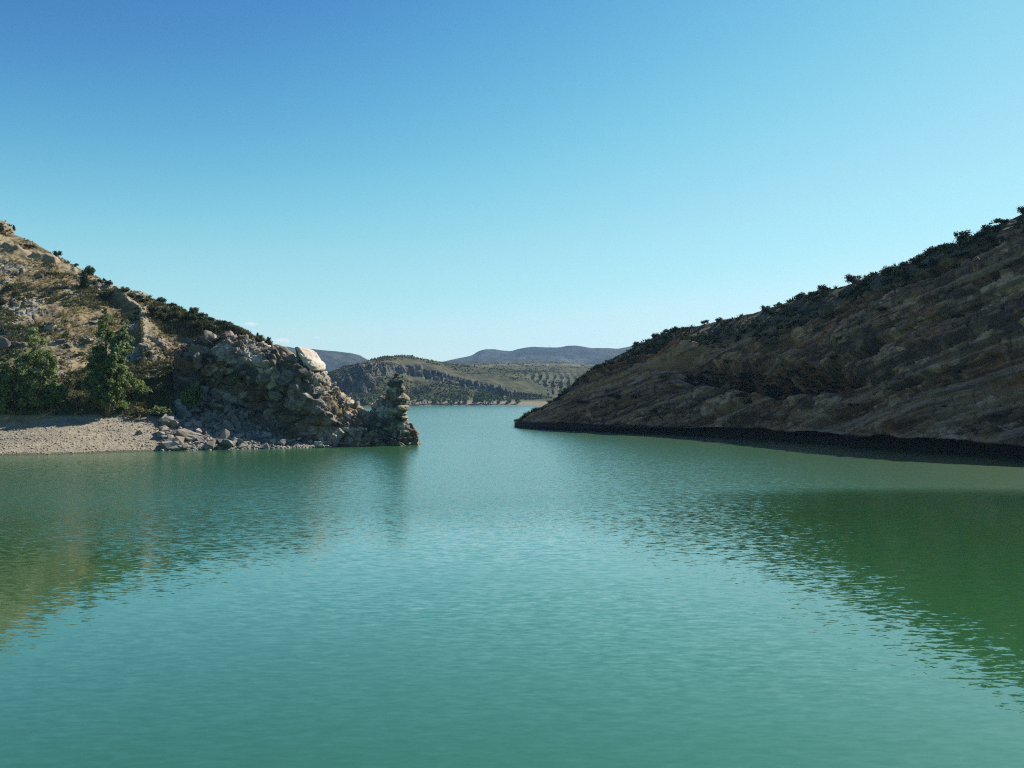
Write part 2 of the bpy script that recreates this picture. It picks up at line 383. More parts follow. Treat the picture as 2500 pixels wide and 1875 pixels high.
snd = t.mix(t.math('MULTIPLY', t.ramp(t.noise(p, 3.5, 4, .7), .52, .66), .7), snd, (0.132, 0.119, 0.099))
snd = t.mix(t.math('MULTIPLY', t.ramp(t.noise(p, .7, 4, .7), .6, .7), .5), snd, (0.158, 0.165, 0.106))
colr = t.mix(t.attr('sand'), soil, snd)
sz_ = t.n('ShaderNodeSeparateXYZ'); t.l(p, sz_.inputs[0])
lv_ = t.noise(t.mapping(p, (.05, .05, 6.0)), 1.0, 3, .6)
colr = t.mix(t.math('MULTIPLY', t.attr('sand'), t.math('MULTIPLY', t.ramp(lv_, .52, .62), .4)), colr, (.15, .135, .10))
colr = t.mix(t.ramp(t.math('ADD', sz_.outputs['Z'], t.math('MULTIPLY', t.noise(p, .8, 3), -.25)), .22, .02), colr, (.075, .072, .05))
h = t.math('ADD', t.noise(p, 2.2, 6, .7), t.math('MULTIPLY', t.noise(p, 7, 4, .7), .4))
t.principled(colr, .95, t.bump(h, .07))
M['hill'] = t.m
hill = link('hillside', mesh_np('hillside', P, grid_faces(*P.shape[:2]), True, dict(sand=sand, rocky=rocky, bare=bare, green=green)), M['hill'])
tag(hill, 'steep dry grassy hillside with pale gravel beach at the water', kind='structure')
hillP, hillN = P.copy(), grid_normals(P); hillN *= np.sign(hillN[..., 2:3] + 1e-6)
GL = Ground(hillP[:, 8:ridge_row + 2])

# ------------------------------------------------------------------ the rock outcrop and the pinnacle's foot
top = [(425,885),(440,850),(470,832),(510,822),(545,812),(575,820),(600,822),(650,836),(690,849),(722,866),(745,885),(765,905),(790,915),(806,932),(825,946),(838,962),(850,978),(870,996),(886,1004),(897,1004),(912,1001),(930,992),(950,984),(972,984),(990,1004),(1000,1030),(1012,1060),(1026,1090)]
bot = [(425,1025),(450,1032),(520,1045),(600,1062),(700,1082),(760,1094),(850,1097),(950,1097),(1026,1095)]
cp = [(430,870,147),(450,848,147),(500,820,147),(545,805,145),(600,818,143.5),(650,838,142.5),(700,857,141),(722,866,140.5),(760,900,141),(800,926,142.5),
 (480,880,144.5),(530,850,143),(560,870,140.2),(600,850,141),(600,885,138.6),(650,900,138),(700,890,138.2),(740,910,137.8),(768,932,136.8),
 (450,930,145),(500,930,146),(560,930,144),(640,940,138.4),(700,950,138.0),(750,950,136.9),(772,965,136.3),(786,1000,136.3),
 (460,990,141),(520,990,144),(580,985,144.5),(640,990,141.5),(700,1000,139.6),(520,1020,141.5),(600,1025,142),(660,1030,140.8),(720,1040,139.4),(770,1035,137.2),(800,1050,137.3),(850,1060,137.4),(900,1060,137.6),
 (440,1028,138),(520,1045,139.5),(600,1062,140),(700,1082,139),(760,1094,137.6),(850,1096,137.6),(905,1096,137.8),
 (808,935,143),(825,948,143.2),(850,980,143),(800,950,140.2),(800,980,138.4),(830,1000,139.6),(850,1018,138.6),(870,1000,142),(890,1006,141),(870,1032,137.6),(900,1022,138.2),
 (912,1003,140.6),(930,994,140),(960,986,139.8),(985,1004,139.8),(1000,1030,140.2),(1012,1060,140.2),(1026,1092,139.8),(955,1008,138.4),(975,1030,138.4),(940,1050,137.7),(985,1065,138.2),(990,1090,138.2),(1008,1085,138.8),(950,1095,137.9)]
us = np.arange(425, 1026.1, 1.45); ts = np.concatenate((np.linspace(0, 1, 150),))
kspl = int(np.argmin(np.abs(us - 897)))
tv = np.interp(us, *np.array(top, float).T); bv = np.interp(us, *np.array(bot, float).T)
VV = tv[:, None] + (bv - tv)[:, None] * ts[None]; UU = np.repeat(us[:, None], len(ts), 1)
Pf = W(UU, VV, rbf(cp, UU, VV))
Pt = Pf[:, :1]; back = []
for dy, k in ((.6, 1.0), (1.6, .97), (3.5, .86), (6, .55), (8, .1)):
    q = Pt.copy(); q[..., 1] += dy; q[..., 2] = q[..., 2] * k - .05 * dy if k > .2 else -2.5; back.append(q)
Pb = Pf[:, -1:].copy(); Pb[..., 2] -= 2.0; Pb[..., 1] -= .3
P = np.concatenate(back[::-1] + [Pf, Pb], 1)
N = grid_normals(P); m = N[:, 40, 1].mean() > 0
if m: N = -N
P, tone = rockify(P, N, 3.9, .95, 50, 1.0, True, True)
N = grid_normals(P); N = -N if m else N
P = P + N * (.06 * fbm(P / .5, 3, 77))[..., None]
nb = len(back)
rough_ = sstep(.0, .5, fbm(P / 5, 3, 71)) * (N[..., 2] > .45)
t = NT('outcrop rock'); p = t.pos()
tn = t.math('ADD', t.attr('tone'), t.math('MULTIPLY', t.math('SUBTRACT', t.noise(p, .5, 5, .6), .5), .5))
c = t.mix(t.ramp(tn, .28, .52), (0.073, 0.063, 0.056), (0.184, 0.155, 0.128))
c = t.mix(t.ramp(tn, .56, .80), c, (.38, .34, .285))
c = t.mix(t.math('MULTIPLY', t.ramp(t.noise(p, .2, 4, .6), .50, .64), .8), c, (0.153, 0.093, 0.049))
c = t.mix(t.math('MULTIPLY', t.ramp(t.noise(p, 1.6, 5, .65), .54, .70), .6), c, (0.061, 0.056, 0.052))
c = t.mix(t.math('MULTIPLY', t.ramp(t.noise(p, 3.1, 4, .65), .58, .70), .5), c, (0.332, 0.287, 0.233))
c = t.mix(t.math('MULTIPLY', t.attr('earth'), .85), c, t.mix(t.noise(p, 1.1, 4), (0.270, 0.186, 0.087), (0.123, 0.108, 0.041)))
h = t.math('ADD', t.noise(p, 1.8, 6, .68), t.math('MULTIPLY', t.noise(t.mapping(p, (1, 1, 2.5)), 5, 5, .65), .5))
t.principled(c, .93, t.bump(h, .10))
M['outcrop'] = t.m
fu, fv = pix(P)
tone = np.clip(tone + .10 * sstep(-37, -33, P[..., 0]) * sstep(2.5, 5.5, z_of(P)), 0, 1)  # sunlit flank and tip painted paler into the rock tone
flank = np.exp(-(((fu - 835) / 45) ** 2 + ((fv - 995) / 32) ** 2)) * sstep(-.1, .25, fbm(P / 1.5, 3, 73))
earth = np.clip(rough_ * .6 + flank, 0, 1)
TONE = tone
out = tag(empty('rock_outcrop', (-38, 141, 0)), 'large craggy limestone outcrop, mostly in shade, with a bright tilted slab on top', 'rock outcrop')
def sub(Pp, e, name, par, mat, tn):
    o = link(name, mesh_np(name, Pp - np.array(par.location), grid_faces(*Pp.shape[:2]), False, dict(earth=e, tone=tn)), mat, par)
    return o
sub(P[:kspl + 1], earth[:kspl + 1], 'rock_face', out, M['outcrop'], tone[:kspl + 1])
pin = tag(empty('rock_pinnacle', (-20, 139, 0)), 'thin leaning rock pinnacle of stacked stones at the tip of the promontory', 'rock pinnacle')
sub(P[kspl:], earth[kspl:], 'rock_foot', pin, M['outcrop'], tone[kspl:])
outP = P.copy(); GO = Ground(P[:, nb:]); outN = grid_normals(P); outN = -outN if m else outN
GO1 = Ground(P[:kspl, nb:])

# ------------------------------------------------------------------ stones
def hull_mesh(name, seed, n=14, shape=(1, 1, 1), cut=.0, bev=.06, box=.5, sub_=0):
    r = random.Random(seed); bm = bmesh.new()
    for k in range(n):
        v = Vector((r.gauss(0, 1), r.gauss(0, 1), r.gauss(0, 1))).normalized()
        b = v / max(abs(v.x), abs(v.y), abs(v.z))
        v = v.lerp(b * .85, box) * r.uniform(.8, 1.0)
        bm.verts.new((v.x * shape[0] * .5, v.y * shape[1] * .5, v.z * shape[2] * .5))
    g = bmesh.ops.convex_hull(bm, input=bm.verts)
    bmesh.ops.delete(bm, geom=list({e for e in g['geom_interior'] + g['geom_unused'] if isinstance(e, bmesh.types.BMVert)}), context='VERTS')
    bmesh.ops.dissolve_limit(bm, angle_limit=.16, verts=bm.verts, edges=bm.edges)
    if bev: bmesh.ops.bevel(bm, geom=list(bm.edges), offset=bev * .5, segments=1, affect='EDGES', profile=.6)
    bmesh.ops.triangulate(bm, faces=bm.faces)
    if sub_:
        bmesh.ops.subdivide_edges(bm, edges=bm.edges, cuts=sub_, use_grid_fill=True)
        bmesh.ops.triangulate(bm, faces=bm.faces)
    me = bpy.data.meshes.new(name); bm.to_mesh(me); bm.free()
    return me
def rough_stone(name, seed, shape, n=16, cuts=4, s=.8, a=.12, box=.6):
    a *= .55
    """a larger stone with broken relief of its own"""
    me = hull_mesh(name, seed, n, (1, 1, 1), bev=.05, box=box, sub_=cuts)
    V = np.array([v.co for v in me.vertices]) * np.array(shape)
    Nn = np.array([v.normal for v in me.vertices])
    V = rockify(V + seed * 7.0, Nn, s, a, seed) - seed * 7.0
    me.vertices.foreach_set('co', V.astype(np.float32).ravel()); me.update(); return me
PROTO = [hull_mesh('stone', 100 + k, 9 + k % 4, (1.1, .75 + .35 * (k % 3) / 2, .5 + .14 * (k % 4)), bev=.025, box=.45 + .12 * (k % 4)) for k in range(14)]
PROTO_PALE = [m_.copy() for m_ in PROTO]
for a_ in PROTO: a_.materials.append(M['grey'])
for a_ in PROTO_PALE: a_.materials.append(M['pale'])

# top slab: a leaning plank of rock, bright face to the sun
def slab_from_outline(name, pts, Y, dy, depth, mat, parent, seed, n=60, s=.9, a=.14):
    """closed stone whose visible face follows pixel outline pts at depth Y (Y varies by dy across u) and with real thickness"""
    o = np.array(pts, float); cen = o.mean(0)
    seg = np.concatenate((o, o[:1])); L = np.concatenate(([0], np.cumsum(np.linalg.norm(np.diff(seg, axis=0), axis=1))))
    s_ = np.linspace(0, L[-1], n, endpoint=False); ou = np.interp(s_, L, seg[:, 0]); ov = np.interp(s_, L, seg[:, 1])
    rings = []
    for k, d_ in ((.0, -.30), (.3, -.26), (.6, -.2), (.85, -.08), (.97, .05), (1.0, .22), (1.0, .5), (.98, .75), (.88, .92), (.5, 1.0), (.0, 1.0)):
        uu = cen[0] + (ou - cen[0]) * k; vv = cen[1] + (ov - cen[1]) * k
        rings.append(W(uu, vv, Y + dy[0] * (uu - cen[0]) + dy[1] * (vv - cen[1]) + d_ * depth))
    G = np.stack(rings, 1)
    # densify between rings
    tt = np.linspace(0, len(rings) - 1, 46); kk = np.minimum(tt.astype(int), len(rings) - 2); fr = tt - kk
    G = G[:, kk] * (1 - fr)[None, :, None] + G[:, kk + 1] * fr[None, :, None]
    Gw = np.concatenate((G[-1:], G, G[:1])); Nn = grid_normals(Gw)[1:-1]
    cc = G.reshape(-1, 3).mean(0)
    if ((G - cc) * Nn).sum(-1).mean() < 0: Nn = -Nn
    G = rockify(G, Nn, s, a, seed)
    G[:, 0] = G[:, 0].mean(0); G[:, -1] = G[:, -1].mean(0)
    loc = Vector(parent.location) if parent else Vector(cc)
    me = mesh_np(name, G - np.array(loc), grid_faces(*G.shape[:2], wrap=True), False, dict(tone=np.full(G.shape[:2], .35 + .3 * random.random()), earth=np.zeros(G.shape[:2])))
    bm = bmesh.new(); bm.from_mesh(me); bmesh.ops.remove_doubles(bm, verts=bm.verts, dist=1e-4); bmesh.ops.recalc_face_normals(bm, faces=bm.faces); bm.to_mesh(me); bm.free()
    o = link(name, me, mat, parent, None if parent else loc)
    return o
ts_ = slab_from_outline('top_slab', [(724,847),(735,849),(752,851),(765,858),(775,872),(788,882),(796,891),(796,902),(788,908),(772,908),(757,904),(748,893),(740,880),(733,868)], 139.6, (.055, -.058), 3.2, M['bright'], out, 3, s=2.6, a=.2)
ts_['label'] = 'bright tilted slab perched on top of the outcrop'
sp = slab_from_outline('side_slab', [(722,849),(727,850),(738,873),(748,893),(758,906),(745,910),(735,905),(727,880)], 139.7, (.0, .0), 3.0, M['rock'], out, 4, s=1.6, a=.15)
for k, (pts, Y, dy, dep) in enumerate((
    ([(756,911),(771,909),(776,918),(772,926),(760,925)], 139.0, (.02, 0), 2.0),
    ([(776,909),(793,908),(795,916),(790,922),(778,920)], 140.0, (.03, 0), 2.0),
    ([(762,926),(779,924),(786,933),(780,942),(768,940)], 139.0, (.03, -.01), 2.0),
    ([(782,924),(797,924),(800,934),(794,941),(786,938)], 140.2, (.03, -.01), 2.0),
    ([(768,943),(788,943),(796,952),(786,962),(774,958)], 138.8, (.04, -.02), 2.0),
    ([(796,930),(806,935),(812,944),(802,948),(793,942)], 141.2, (.03, 0), 1.8),
    ([(735,911),(752,911),(762,925),(765,946),(755,952),(742,935)], 138.2, (.0, .0), 2.0),
    ([(626,886),(650,885),(672,893),(676,908),(655,918),(630,910)], 138.6, (.0, -.01), 2.0),
    ([(634,920),(660,915),(664,928),(648,940),(634,934)], 138.3, (.0, -.01), 1.8),
    ([(672,920),(688,918),(694,930),(684,944),(672,936)], 138.2, (.0, 0), 1.8),
    ([(690,898),(708,896),(716,908),(708,918),(694,914)], 138.9, (.0, 0), 1.8),
    ([(714,912),(732,910),(738,926),(728,942),(714,936)], 138.2, (.01, 0), 1.8),
    ([(572,850),(600,842),(630,846),(630,868),(612,882),(584,876)], 140.8, (.01, -.03), 2.6),
    ([(730,966),(744,968),(758,984),(752,992),(736,986)], 137.3, (.01, 0), 1.6),
    ([(655,955),(682,953),(690,968),(676,980),(658,974)], 138.6, (.0, 0), 1.8),
    ([(768,1000),(790,1000),(812,1012),(820,1030),(796,1040),(772,1030)], 137.0, (.01, -.01), 1.8),
    ([(470,868),(484,860),(496,872),(494,888),(480,884)], 143.6, (.02, 0), 1.6),
    ([(505,876),(520,873),(526,884),(514,890)], 142.8, (.02, -.01), 1.4),
    ([(548,812),(562,806),(570,818),(566,830),(550,826)], 146.2, (.02, 0), 1.8),
    ([(588,822),(602,820),(606,832),(594,836)], 144.8, (.02, 0), 1.6),
)):
    slab_from_outline('block', pts, Y, dy, dep, M['outcrop' if k not in (0, 1, 2, 3, 5) else 'pale'], out, 60 + k, n=36, s=1.5, a=.14)
BOXM = [hull_mesh('block', 700 + k, 15, (1.25, .9, .8), bev=.012, box=.93) for k in range(10)]
for m_ in BOXM: m_.materials.append(M['rock'])
BOXP = [m_.copy() for m_ in BOXM[:5]]
for m_ in BOXP: m_.materials.clear(); m_.materials.append(M['tan'])
for k in range(42):
    u = random.uniform(450, 890); t0, b0 = np.interp(u, *np.array(top, float).T), np.interp(u, *np.array(bot, float).T)
    if k < 30: v = t0 + random.uniform(2, 30)
    else: v = t0 + (b0 - t0) * random.uniform(.25, .85)
    q = GO1.at(u, v); s_ = (random.uniform(1.0, 2.2) if k < 30 else random.uniform(2.4, 3.8)) * (.55 if u > 800 else 1)
    link('block', (BOXP[k % 5] if (k % 3 == 0 and u > 560 and k < 30) else BOXM[k % 10]), None, out, Vector(q) - out.location + Vector((0, s_ * .22, -s_ * .1)), (.35 + random.gauss(0, .2), -.28 + random.gauss(0, .2), .5 + random.gauss(0, .35)), (s_, s_, s_ * random.uniform(.7, 1.2)))
for k in range(7):
    u = random.uniform(905, 1012); t0, b0 = np.interp(u, *np.array(top, float).T), np.interp(u, *np.array(bot, float).T)
    q = GO.at(u, t0 + (b0 - t0) * random.uniform(.1, .8)); s_ = random.uniform(.8, 1.5)
    link('block', BOXP[k % 5] if k % 2 else BOXM[k % 10], None, pin, Vector(q) - pin.location + Vector((0, s_ * .2, 0)), (.35 + random.gauss(0, .2), -.28 + random.gauss(0, .2), .5 + random.gauss(0, .35)), (s_, s_, s_))
# smaller loose blocks bedded in the face and along its broken crest
for k in range(64):
    if k < 24: u = random.uniform(560, 770); v = np.interp(u, *np.array(top, float).T) + random.uniform(0, 26)
    elif k < 44: u = random.uniform(785, 895); v = np.interp(u, *np.array(top, float).T) + random.uniform(0, 44)
    else: u = random.uniform(440, 760); v = np.interp(u, *np.array(top, float).T) + random.uniform(30, 150)
    q = GO1.at(u, v); s_ = random.uniform(.5, 1.25)
    link('block', PROTO_PALE[k % 14] if (k % 4 == 0) else PROTO[k % 14], None, out, Vector(q) - out.location - Vector((0, .1, 0)), (random.uniform(-.6, .6), random.uniform(-.6, .6), random.uniform(0, 6)), (s_, s_, s_ * random.uniform(.7, 1.1)))

# pinnacle: shaded fin with stacked stones along its sunny edge
lev = [(1014,934,990),(1000,938,986),(985,940,982),(972,941,980),(960,944,981),(948,949,984),(940,952,984),(932,955,983),(925,959,980),(918,961,977),(911,964,973)]
lv = np.array(lev, float); tt = np.linspace(0, 1, 56); vv = np.interp(tt, np.linspace(0, 1, len(lv)), lv[:, 0]); ul = np.interp(tt, np.linspace(0, 1, len(lv)), lv[:, 1]); ur = np.interp(tt, np.linspace(0, 1, len(lv)), lv[:, 2])
an = np.linspace(0, 2 * np.pi, 64, endpoint=False)
hw = (ur - ul) / 2; uu = ((ul + ur) / 2)[None] + np.sign(np.cos(an))[:, None] * (np.abs(np.cos(an)) ** .7)[:, None] * hw[None]
yy = 139.3 + .5 * np.sin(tt * 7)[None] * .3 + np.sign(np.sin(an))[:, None] * (np.abs(np.sin(an)) ** .7)[:, None] * (hw * .036 + .1)[None]
G = W(uu, vv[None].repeat(64, 0), yy); Gw = np.concatenate((G[-1:], G, G[:1])); Nn = grid_normals(Gw)[1:-1]
if ((G - G.mean((0), keepdims=True)) * Nn).sum(-1).mean() < 0: Nn = -Nn
G, tnS = rockify(G, Nn, 1.25, .36, 83, 1.0, True, True); G[:, -1] = G[:, -1].mean(0)
link('spire', mesh_np('spire', G - np.array(pin.location), grid_faces(64, 56, wrap=True), False, dict(tone=tnS, earth=tnS * 0)), M['outcrop'], pin)
for k, (pts, Y) in enumerate((
    ([(976,945),(983,941),(989,945),(990,952),(984,957),(977,954)], 138.9),
    ([(968,971),(978,965),(985,959),(993,965),(1001,974),(997,979),(984,977),(972,976)], 138.6),
    ([(974,979),(990,979),(995,983),(992,988),(976,988)], 139.2),
    ([(966,991),(976,987),(990,988),(1000,991),(999,999),(993,1004),(978,1002),(968,1001)], 138.4),
    ([(976,1005),(990,1004),(994,1011),(986,1017),(978,1014)], 138.8),
    ([(978,1016),(993,1014),(997,1021),(990,1027),(979,1025)], 138.6),
    ([(946,1003),(955,1004),(962,1012),(955,1016),(947,1012)], 137.7),
)):
    slab_from_outline('stone', pts, Y, (.05, -.01), 1.7, M['tan'], pin, 140 + k, n=28, s=.8, a=.07)

# boulders of the rubble fan
GR = Ground(np.concatenate((hillP[:, 8:200].reshape(-1, 3), outP[:, nb:].reshape(-1, 3))))
def boulder(u, v, wpx, hpx, label, pale=False, seed=0, rz=0., tilt=(0, 0), dep=.8, group=None, sink=.25):
    q = GR.at(u, v + hpx * .4); m_px = q[1] / F
    sx, sz = wpx * m_px, hpx * m_px
    me = rough_stone('boulder', 300 + seed, (sx, max(sx, sz) * dep, sz), 13, 4, max(.5, sx * .5), .04 * sx + .02, .62)
    o = link('boulder', me, M['pale'] if pale else M['grey'], None, (q[0], q[1] - .1, q[2] + sz * (.5 - sink)), (tilt[0], tilt[1], rz))
    return tag(o, label, 'boulder', group)
B = [
 (468, 1058, 88, 36, 'big pale flat-topped slab, widest stone in the rubble', True, 1, .1, (-.25, .05), .8),
 (436, 1030, 40, 30, 'grey block right behind the big pale slab', False, 2, .5, (.1, .1), .9),
 (490, 974, 44, 16, 'long tilted plank-like slab highest on the rubble', False, 3, -.3, (-.2, .45), .7),
 (551, 1036, 50, 48, 'large dark wedge-shaped boulder in mid rubble', False, 4, .7, (.2, .35), .8),
 (563, 1003, 22, 40, 'tall upright two-lobed tan stone standing above the rubble', True, 5, .2, (0, .1), .8),
 (779, 1085, 36, 27, 'smooth pale rounded boulder at the water below the outcrop', True, 6, .3, (0, .15), .8),
 (418, 1072, 27, 30, 'tan wedge boulder beside the gravel beach', True, 7, .9, (.2, -.3), .7),
 (580, 1066, 48, 20, 'flat dark slab in the lower rubble', False, 8, .2, (-.15, -.1), .8),
 (652, 1088, 22, 26, 'small triangular boulder standing in the water edge', False, 9, .4, (.1, .1), .8),
 (340, 1053, 20, 18, 'lone dark stone lying on the open gravel beach', False, 10, .3, (0, .1), .9),
 (756, 1063, 24, 24, 'round grey boulder just behind the pale waterside boulder', False, 11, .3, (0, .1), .9),
 (510, 1010, 30, 40, 'dark upright block at the back of the rubble', False, 12, .3, (.1, -.2), .8),
 (447, 1010, 26, 26, 'small pointed block touching the bushes at the rubble edge', False, 13, 1.1, (.2, .2), .8),
 (519, 1078, 34, 22, 'grey stone leaning on the end of the big pale slab', False, 14, .6, (.1, .2), .8),
 (425, 1092, 34, 18, 'low dark stone at the waterline in front of the tan wedge', False, 15, .1, (0, 0), .8),
 (690, 1078, 30, 26, 'angular grey boulder low in the rubble', False, 16, .8, (.2, -.2), .8),
]
for b in B:
    boulder(b[0], b[1], b[2], b[3], b[4], b[5], b[6], b[7], b[8], b[9])
lo = np.array([(395,1030),(420,1005),(450,985),(480,962),(520,965),(560,990),(600,1004),(650,1020),(700,1038),(760,1062),(800,1078)], float)
nb_ = 0
for k in range(255):
    u = random.uniform(400, 800) if k % 5 < 2 else random.uniform(400, 610); a_ = np.interp(u, lo[:, 0], lo[:, 1]); e_ = np.interp(u, [400, 600, 800], [1100, 1096, 1091])
    v = a_ + (e_ - a_) * random.random() ** 1.15
    big_ = 1.0 if u > 590 else 1.35
    s_ = random.choice((.7, .8, 1.0, 1.25, 1.7)) * big_ * random.uniform(.85, 1.2)
    q = GR.at(u, v)
    o = link('boulder', (PROTO_PALE if random.random() < .22 else PROTO)[k % 14], None, None, (q[0], q[1] - .1, q[2] + s_ * .22), (random.uniform(-.7, .7), random.uniform(-.7, .7), random.uniform(0, 6.28)), (s_, s_, s_ * random.uniform(.85, 1.35)))
    zone = ('beside the gravel beach', 'beach side boulders') if u < 470 else (('around the dark wedge boulder', 'wedge side boulders') if u < 560 else (('under the middle of the outcrop', 'boulders under the outcrop') if u < 680 else ('near the pale waterside boulder', 'boulders near the waterside stone')))
    tag(o, ('small', 'medium-sized', 'large')[int(s_ > 1.0) + int(s_ > 1.5)] + (' pale' if o.data in PROTO_PALE else ' grey') + ' angular boulder ' + ('at the waterline ' if v > 1082 else 'up the rubble slope ') + zone[0], 'boulder', zone[1])
for k in range(26):                                   # along the foot of the fin
    u = random.uniform(800, 1015); v = 1092 - random.random() ** 2 * 16; q = GR.at(u, v); s_ = random.uniform(.5, 1.0)
    tag(link('boulder', (PROTO_PALE if k % 3 else PROTO)[k % 14], None, None, (q[0], q[1] - .2, q[2] + .05), (random.uniform(-.7, .7), random.uniform(-.7, .7), random.uniform(0, 6)), (s_, s_, s_ * .8)),
        'pale stone at the waterline along the foot of the shaded rock fin', 'boulder', 'stones at the foot of the fin')

# many small stones too small to pick apart
def scatter_mesh(name, pts, sizes, protoV, protoF, zs=(.5, 1.0)):
    n = len(pts); k = len(protoV)
    a = RNG.uniform(0, 6.283, n); b = RNG.uniform(-.6, .6, n); ca, sa, cb, sb = np.cos(a), np.sin(a), np.cos(b), np.sin(b)
    v = protoV[None] * (np.asarray(sizes)[:, None, None] * np.stack((np.ones(n), RNG.uniform(.6, 1, n), RNG.uniform(*zs, n)), -1)[:, None])
    x = v[..., 0] * cb[:, None] - v[..., 2] * sb[:, None]; zz = v[..., 0] * sb[:, None] + v[..., 2] * cb[:, None]
    xx = x * ca[:, None] - v[..., 1] * sa[:, None]; yy_ = x * sa[:, None] + v[..., 1] * ca[:, None]
    V = np.stack((xx, yy_, zz), -1) + np.asarray(pts)[:, None]
    Fc = (np.arange(n)[:, None, None] * k + protoF[None]).reshape(-1, protoF.shape[1])
    return mesh_np(name, V, Fc)
octV = np.array([(.5,0,0),(-.5,.1,0),(.1,.5,.05),(0,-.5,0),(.1,0,.5),(0,.05,-.5)]); octF = np.array([(0,2,4),(2,1,4),(1,3,4),(3,0,4),(2,0,5),(1,2,5),(3,1,5),(0,3,5)])
bxV = np.array([(-.5,-.4,-.4),(.45,-.5,-.4),(.5,.4,-.4),(-.4,.5,-.4),(-.4,-.35,.4),(.35,-.4,.3),(.4,.3,.42),(-.35,.4,.35)]); bxF = np.array([(0,1,5,4),(1,2,6,5),(2,3,7,6),(3,0,4,7),(4,5,6,7),(3,2,1,0)])
fl = hillP[:, 8:ridge_row]; fu_, fv_ = pix(fl); flz = fl[..., 2]
def pick(mask, n):
    idx = np.argwhere(mask); return idx[RNG.integers(0, len(idx), n)]
mk = (fu_ > 395) & (fu_ < 800) & (fv_ > np.interp(fu_, lo[:, 0], lo[:, 1])) & (flz > -.3) & (fv_ < 1105)
ii = pick(mk, 8000); pts = fl[ii[:, 0], ii[:, 1]] + RNG.normal(0, .12, (8000, 3)) * np.array([1, 1, .4])
link('rubble', scatter_mesh('rubble', pts, RNG.choice([.2, .3, .42, .6], 8000, p=[.33, .3, .23, .14]), bxV, bxF), M['grey'])
tag(bpy.data.objects['rubble'], 'small broken grey stones filling the rubble slope', kind='stuff')
mk = (flz > .02) & (flz < 4.6) & (fu_ > -60) & (fu_ < 440)
ii = pick(mk, 9000); pts = fl[ii[:, 0], ii[:, 1]] + RNG.normal(0, .1, (9000, 3)) * np.array([1, 1, .2])
link('pebbles', scatter_mesh('pebbles', pts, RNG.choice([.08, .13, .21, .38], 9000, p=[.55, .30, .12, .03]), bxV, bxF, (.35, .7)), M['pebble'])
tag(bpy.data.objects['pebbles'], 'pale pebbles and small stones strewn over the gravel beach', kind='stuff')
mk = (flz > 6) & (fu_ > -60) & (fu_ < 560) & (rocky[:, 8:ridge_row] > .15)
ii = pick(mk, 3600); pts = fl[ii[:, 0], ii[:, 1]] + RNG.normal(0, .12, (3600, 3)) * np.array([1, 1, .3])
link('scree', scatter_mesh('scree', pts, RNG.choice([.16, .26, .4, .65], 3600, p=[.5, .3, .14, .06]), bxV, bxF, (.4, .9)), M['tan'])
tag(bpy.data.objects['scree'], 'loose pale stones scattered over the dry hillside', kind='stuff')
# ledges of rock standing out of the dry slope
SL = [(150, 832, 34, 20, 'grey tilted rock slab standing out of the dry slope between the trees'), (168, 842, 20, 14, 'tan rock just under the tilted slab on the slope'),
 (8, 838, 40, 36, 'dark jagged rock at the left edge above the willow'), (52, 842, 46, 18, 'flat rock ledge behind the willow top'),
 (112, 884, 18, 26, 'pale upright rock behind the willow'), (232, 786, 34, 12, 'thin tan ledge just behind the poplar top'),
 (220, 830, 28, 10, 'low pale ledge touching the poplar crown'), (84, 602, 10, 6, 'small bright white rock near the hill crest'),
 (177, 697, 10, 7, 'small white rock beside the conical juniper'), (350, 842, 26, 14, 'pale rock beside the poplar under the bare rib'),
 (100, 672, 22, 12, 'grey rock on the open slope below the track'), (36, 668, 20, 10, 'low brown rock on the open slope')]
for k, (u, v, w_, h_, lb) in enumerate(SL):
    q = GL.at(u, v + h_ * .3); mpx = q[1] / F
    me = rough_stone('rock', 420 + k, (w_ * mpx, w_ * mpx * .8, h_ * mpx * 1.1), 13, 4, max(.6, w_ * mpx * .4), .1, .65)
    tag(link('rock', me, M['pale'] if k in (4, 5, 6, 7, 8, 9) else M['rock'], None, (q[0], q[1], q[2] + h_ * mpx * .2), (random.uniform(-.2, .2), random.uniform(-.1, .35), random.uniform(-.4, .4))), lb, 'rock')

# ------------------------------------------------------------------ dry grass and low scrub on the slope
def tuft_mesh(name, pts, nrm, h, w, blades=7, spread=.5):
    n = len(pts); V = []; 
    base = np.repeat(pts, blades, 0); nn = n * blades; hh = np.repeat(h, blades) * RNG.uniform(.5, 1.1, nn); ww = np.repeat(w, blades)
    a = RNG.uniform(0, 6.283, nn); ln = RNG.uniform(.15, .9, nn)
    dirv = np.stack((np.cos(a) * ln, np.sin(a) * ln, np.ones(nn)), -1); dirv /= np.linalg.norm(dirv, axis=1, keepdims=True)
    b0 = base + np.stack((np.cos(a), np.sin(a), np.zeros(nn)), -1) * (ww * spread * RNG.uniform(0, 1, nn))[:, None]
    sd = np.stack((-np.sin(a), np.cos(a), np.zeros(nn)), -1) * (ww * .22)[:, None]
    V = np.stack((b0 - sd - dirv * .05, b0 + sd - dirv * .05, b0 + dirv * hh[:, None]), 1)
    return mesh_np(name, V, np.arange(nn * 3).reshape(-1, 3))
mk = (flz > 5.2) & (fu_ > -80) & (fu_ < 620) & (bare[:, 8:ridge_row] < .5)
ii = pick(mk, 11000); pts = fl[ii[:, 0], ii[:, 1]] + RNG.normal(0, .08, (11000, 3)) * np.array([1, 1, 0])
keep = fbm(pts / 5, 3, 55) > -.12; pts = pts[keep]; n_ = len(pts)
link('dry_grass', tuft_mesh('dry_grass', pts, None, RNG.uniform(.25, .6, n_), RNG.uniform(.25, .55, n_)), M['drygrass'])
tag(bpy.data.objects['dry_grass'], 'tufts of dry yellow grass covering the sunny hillside', kind='stuff')
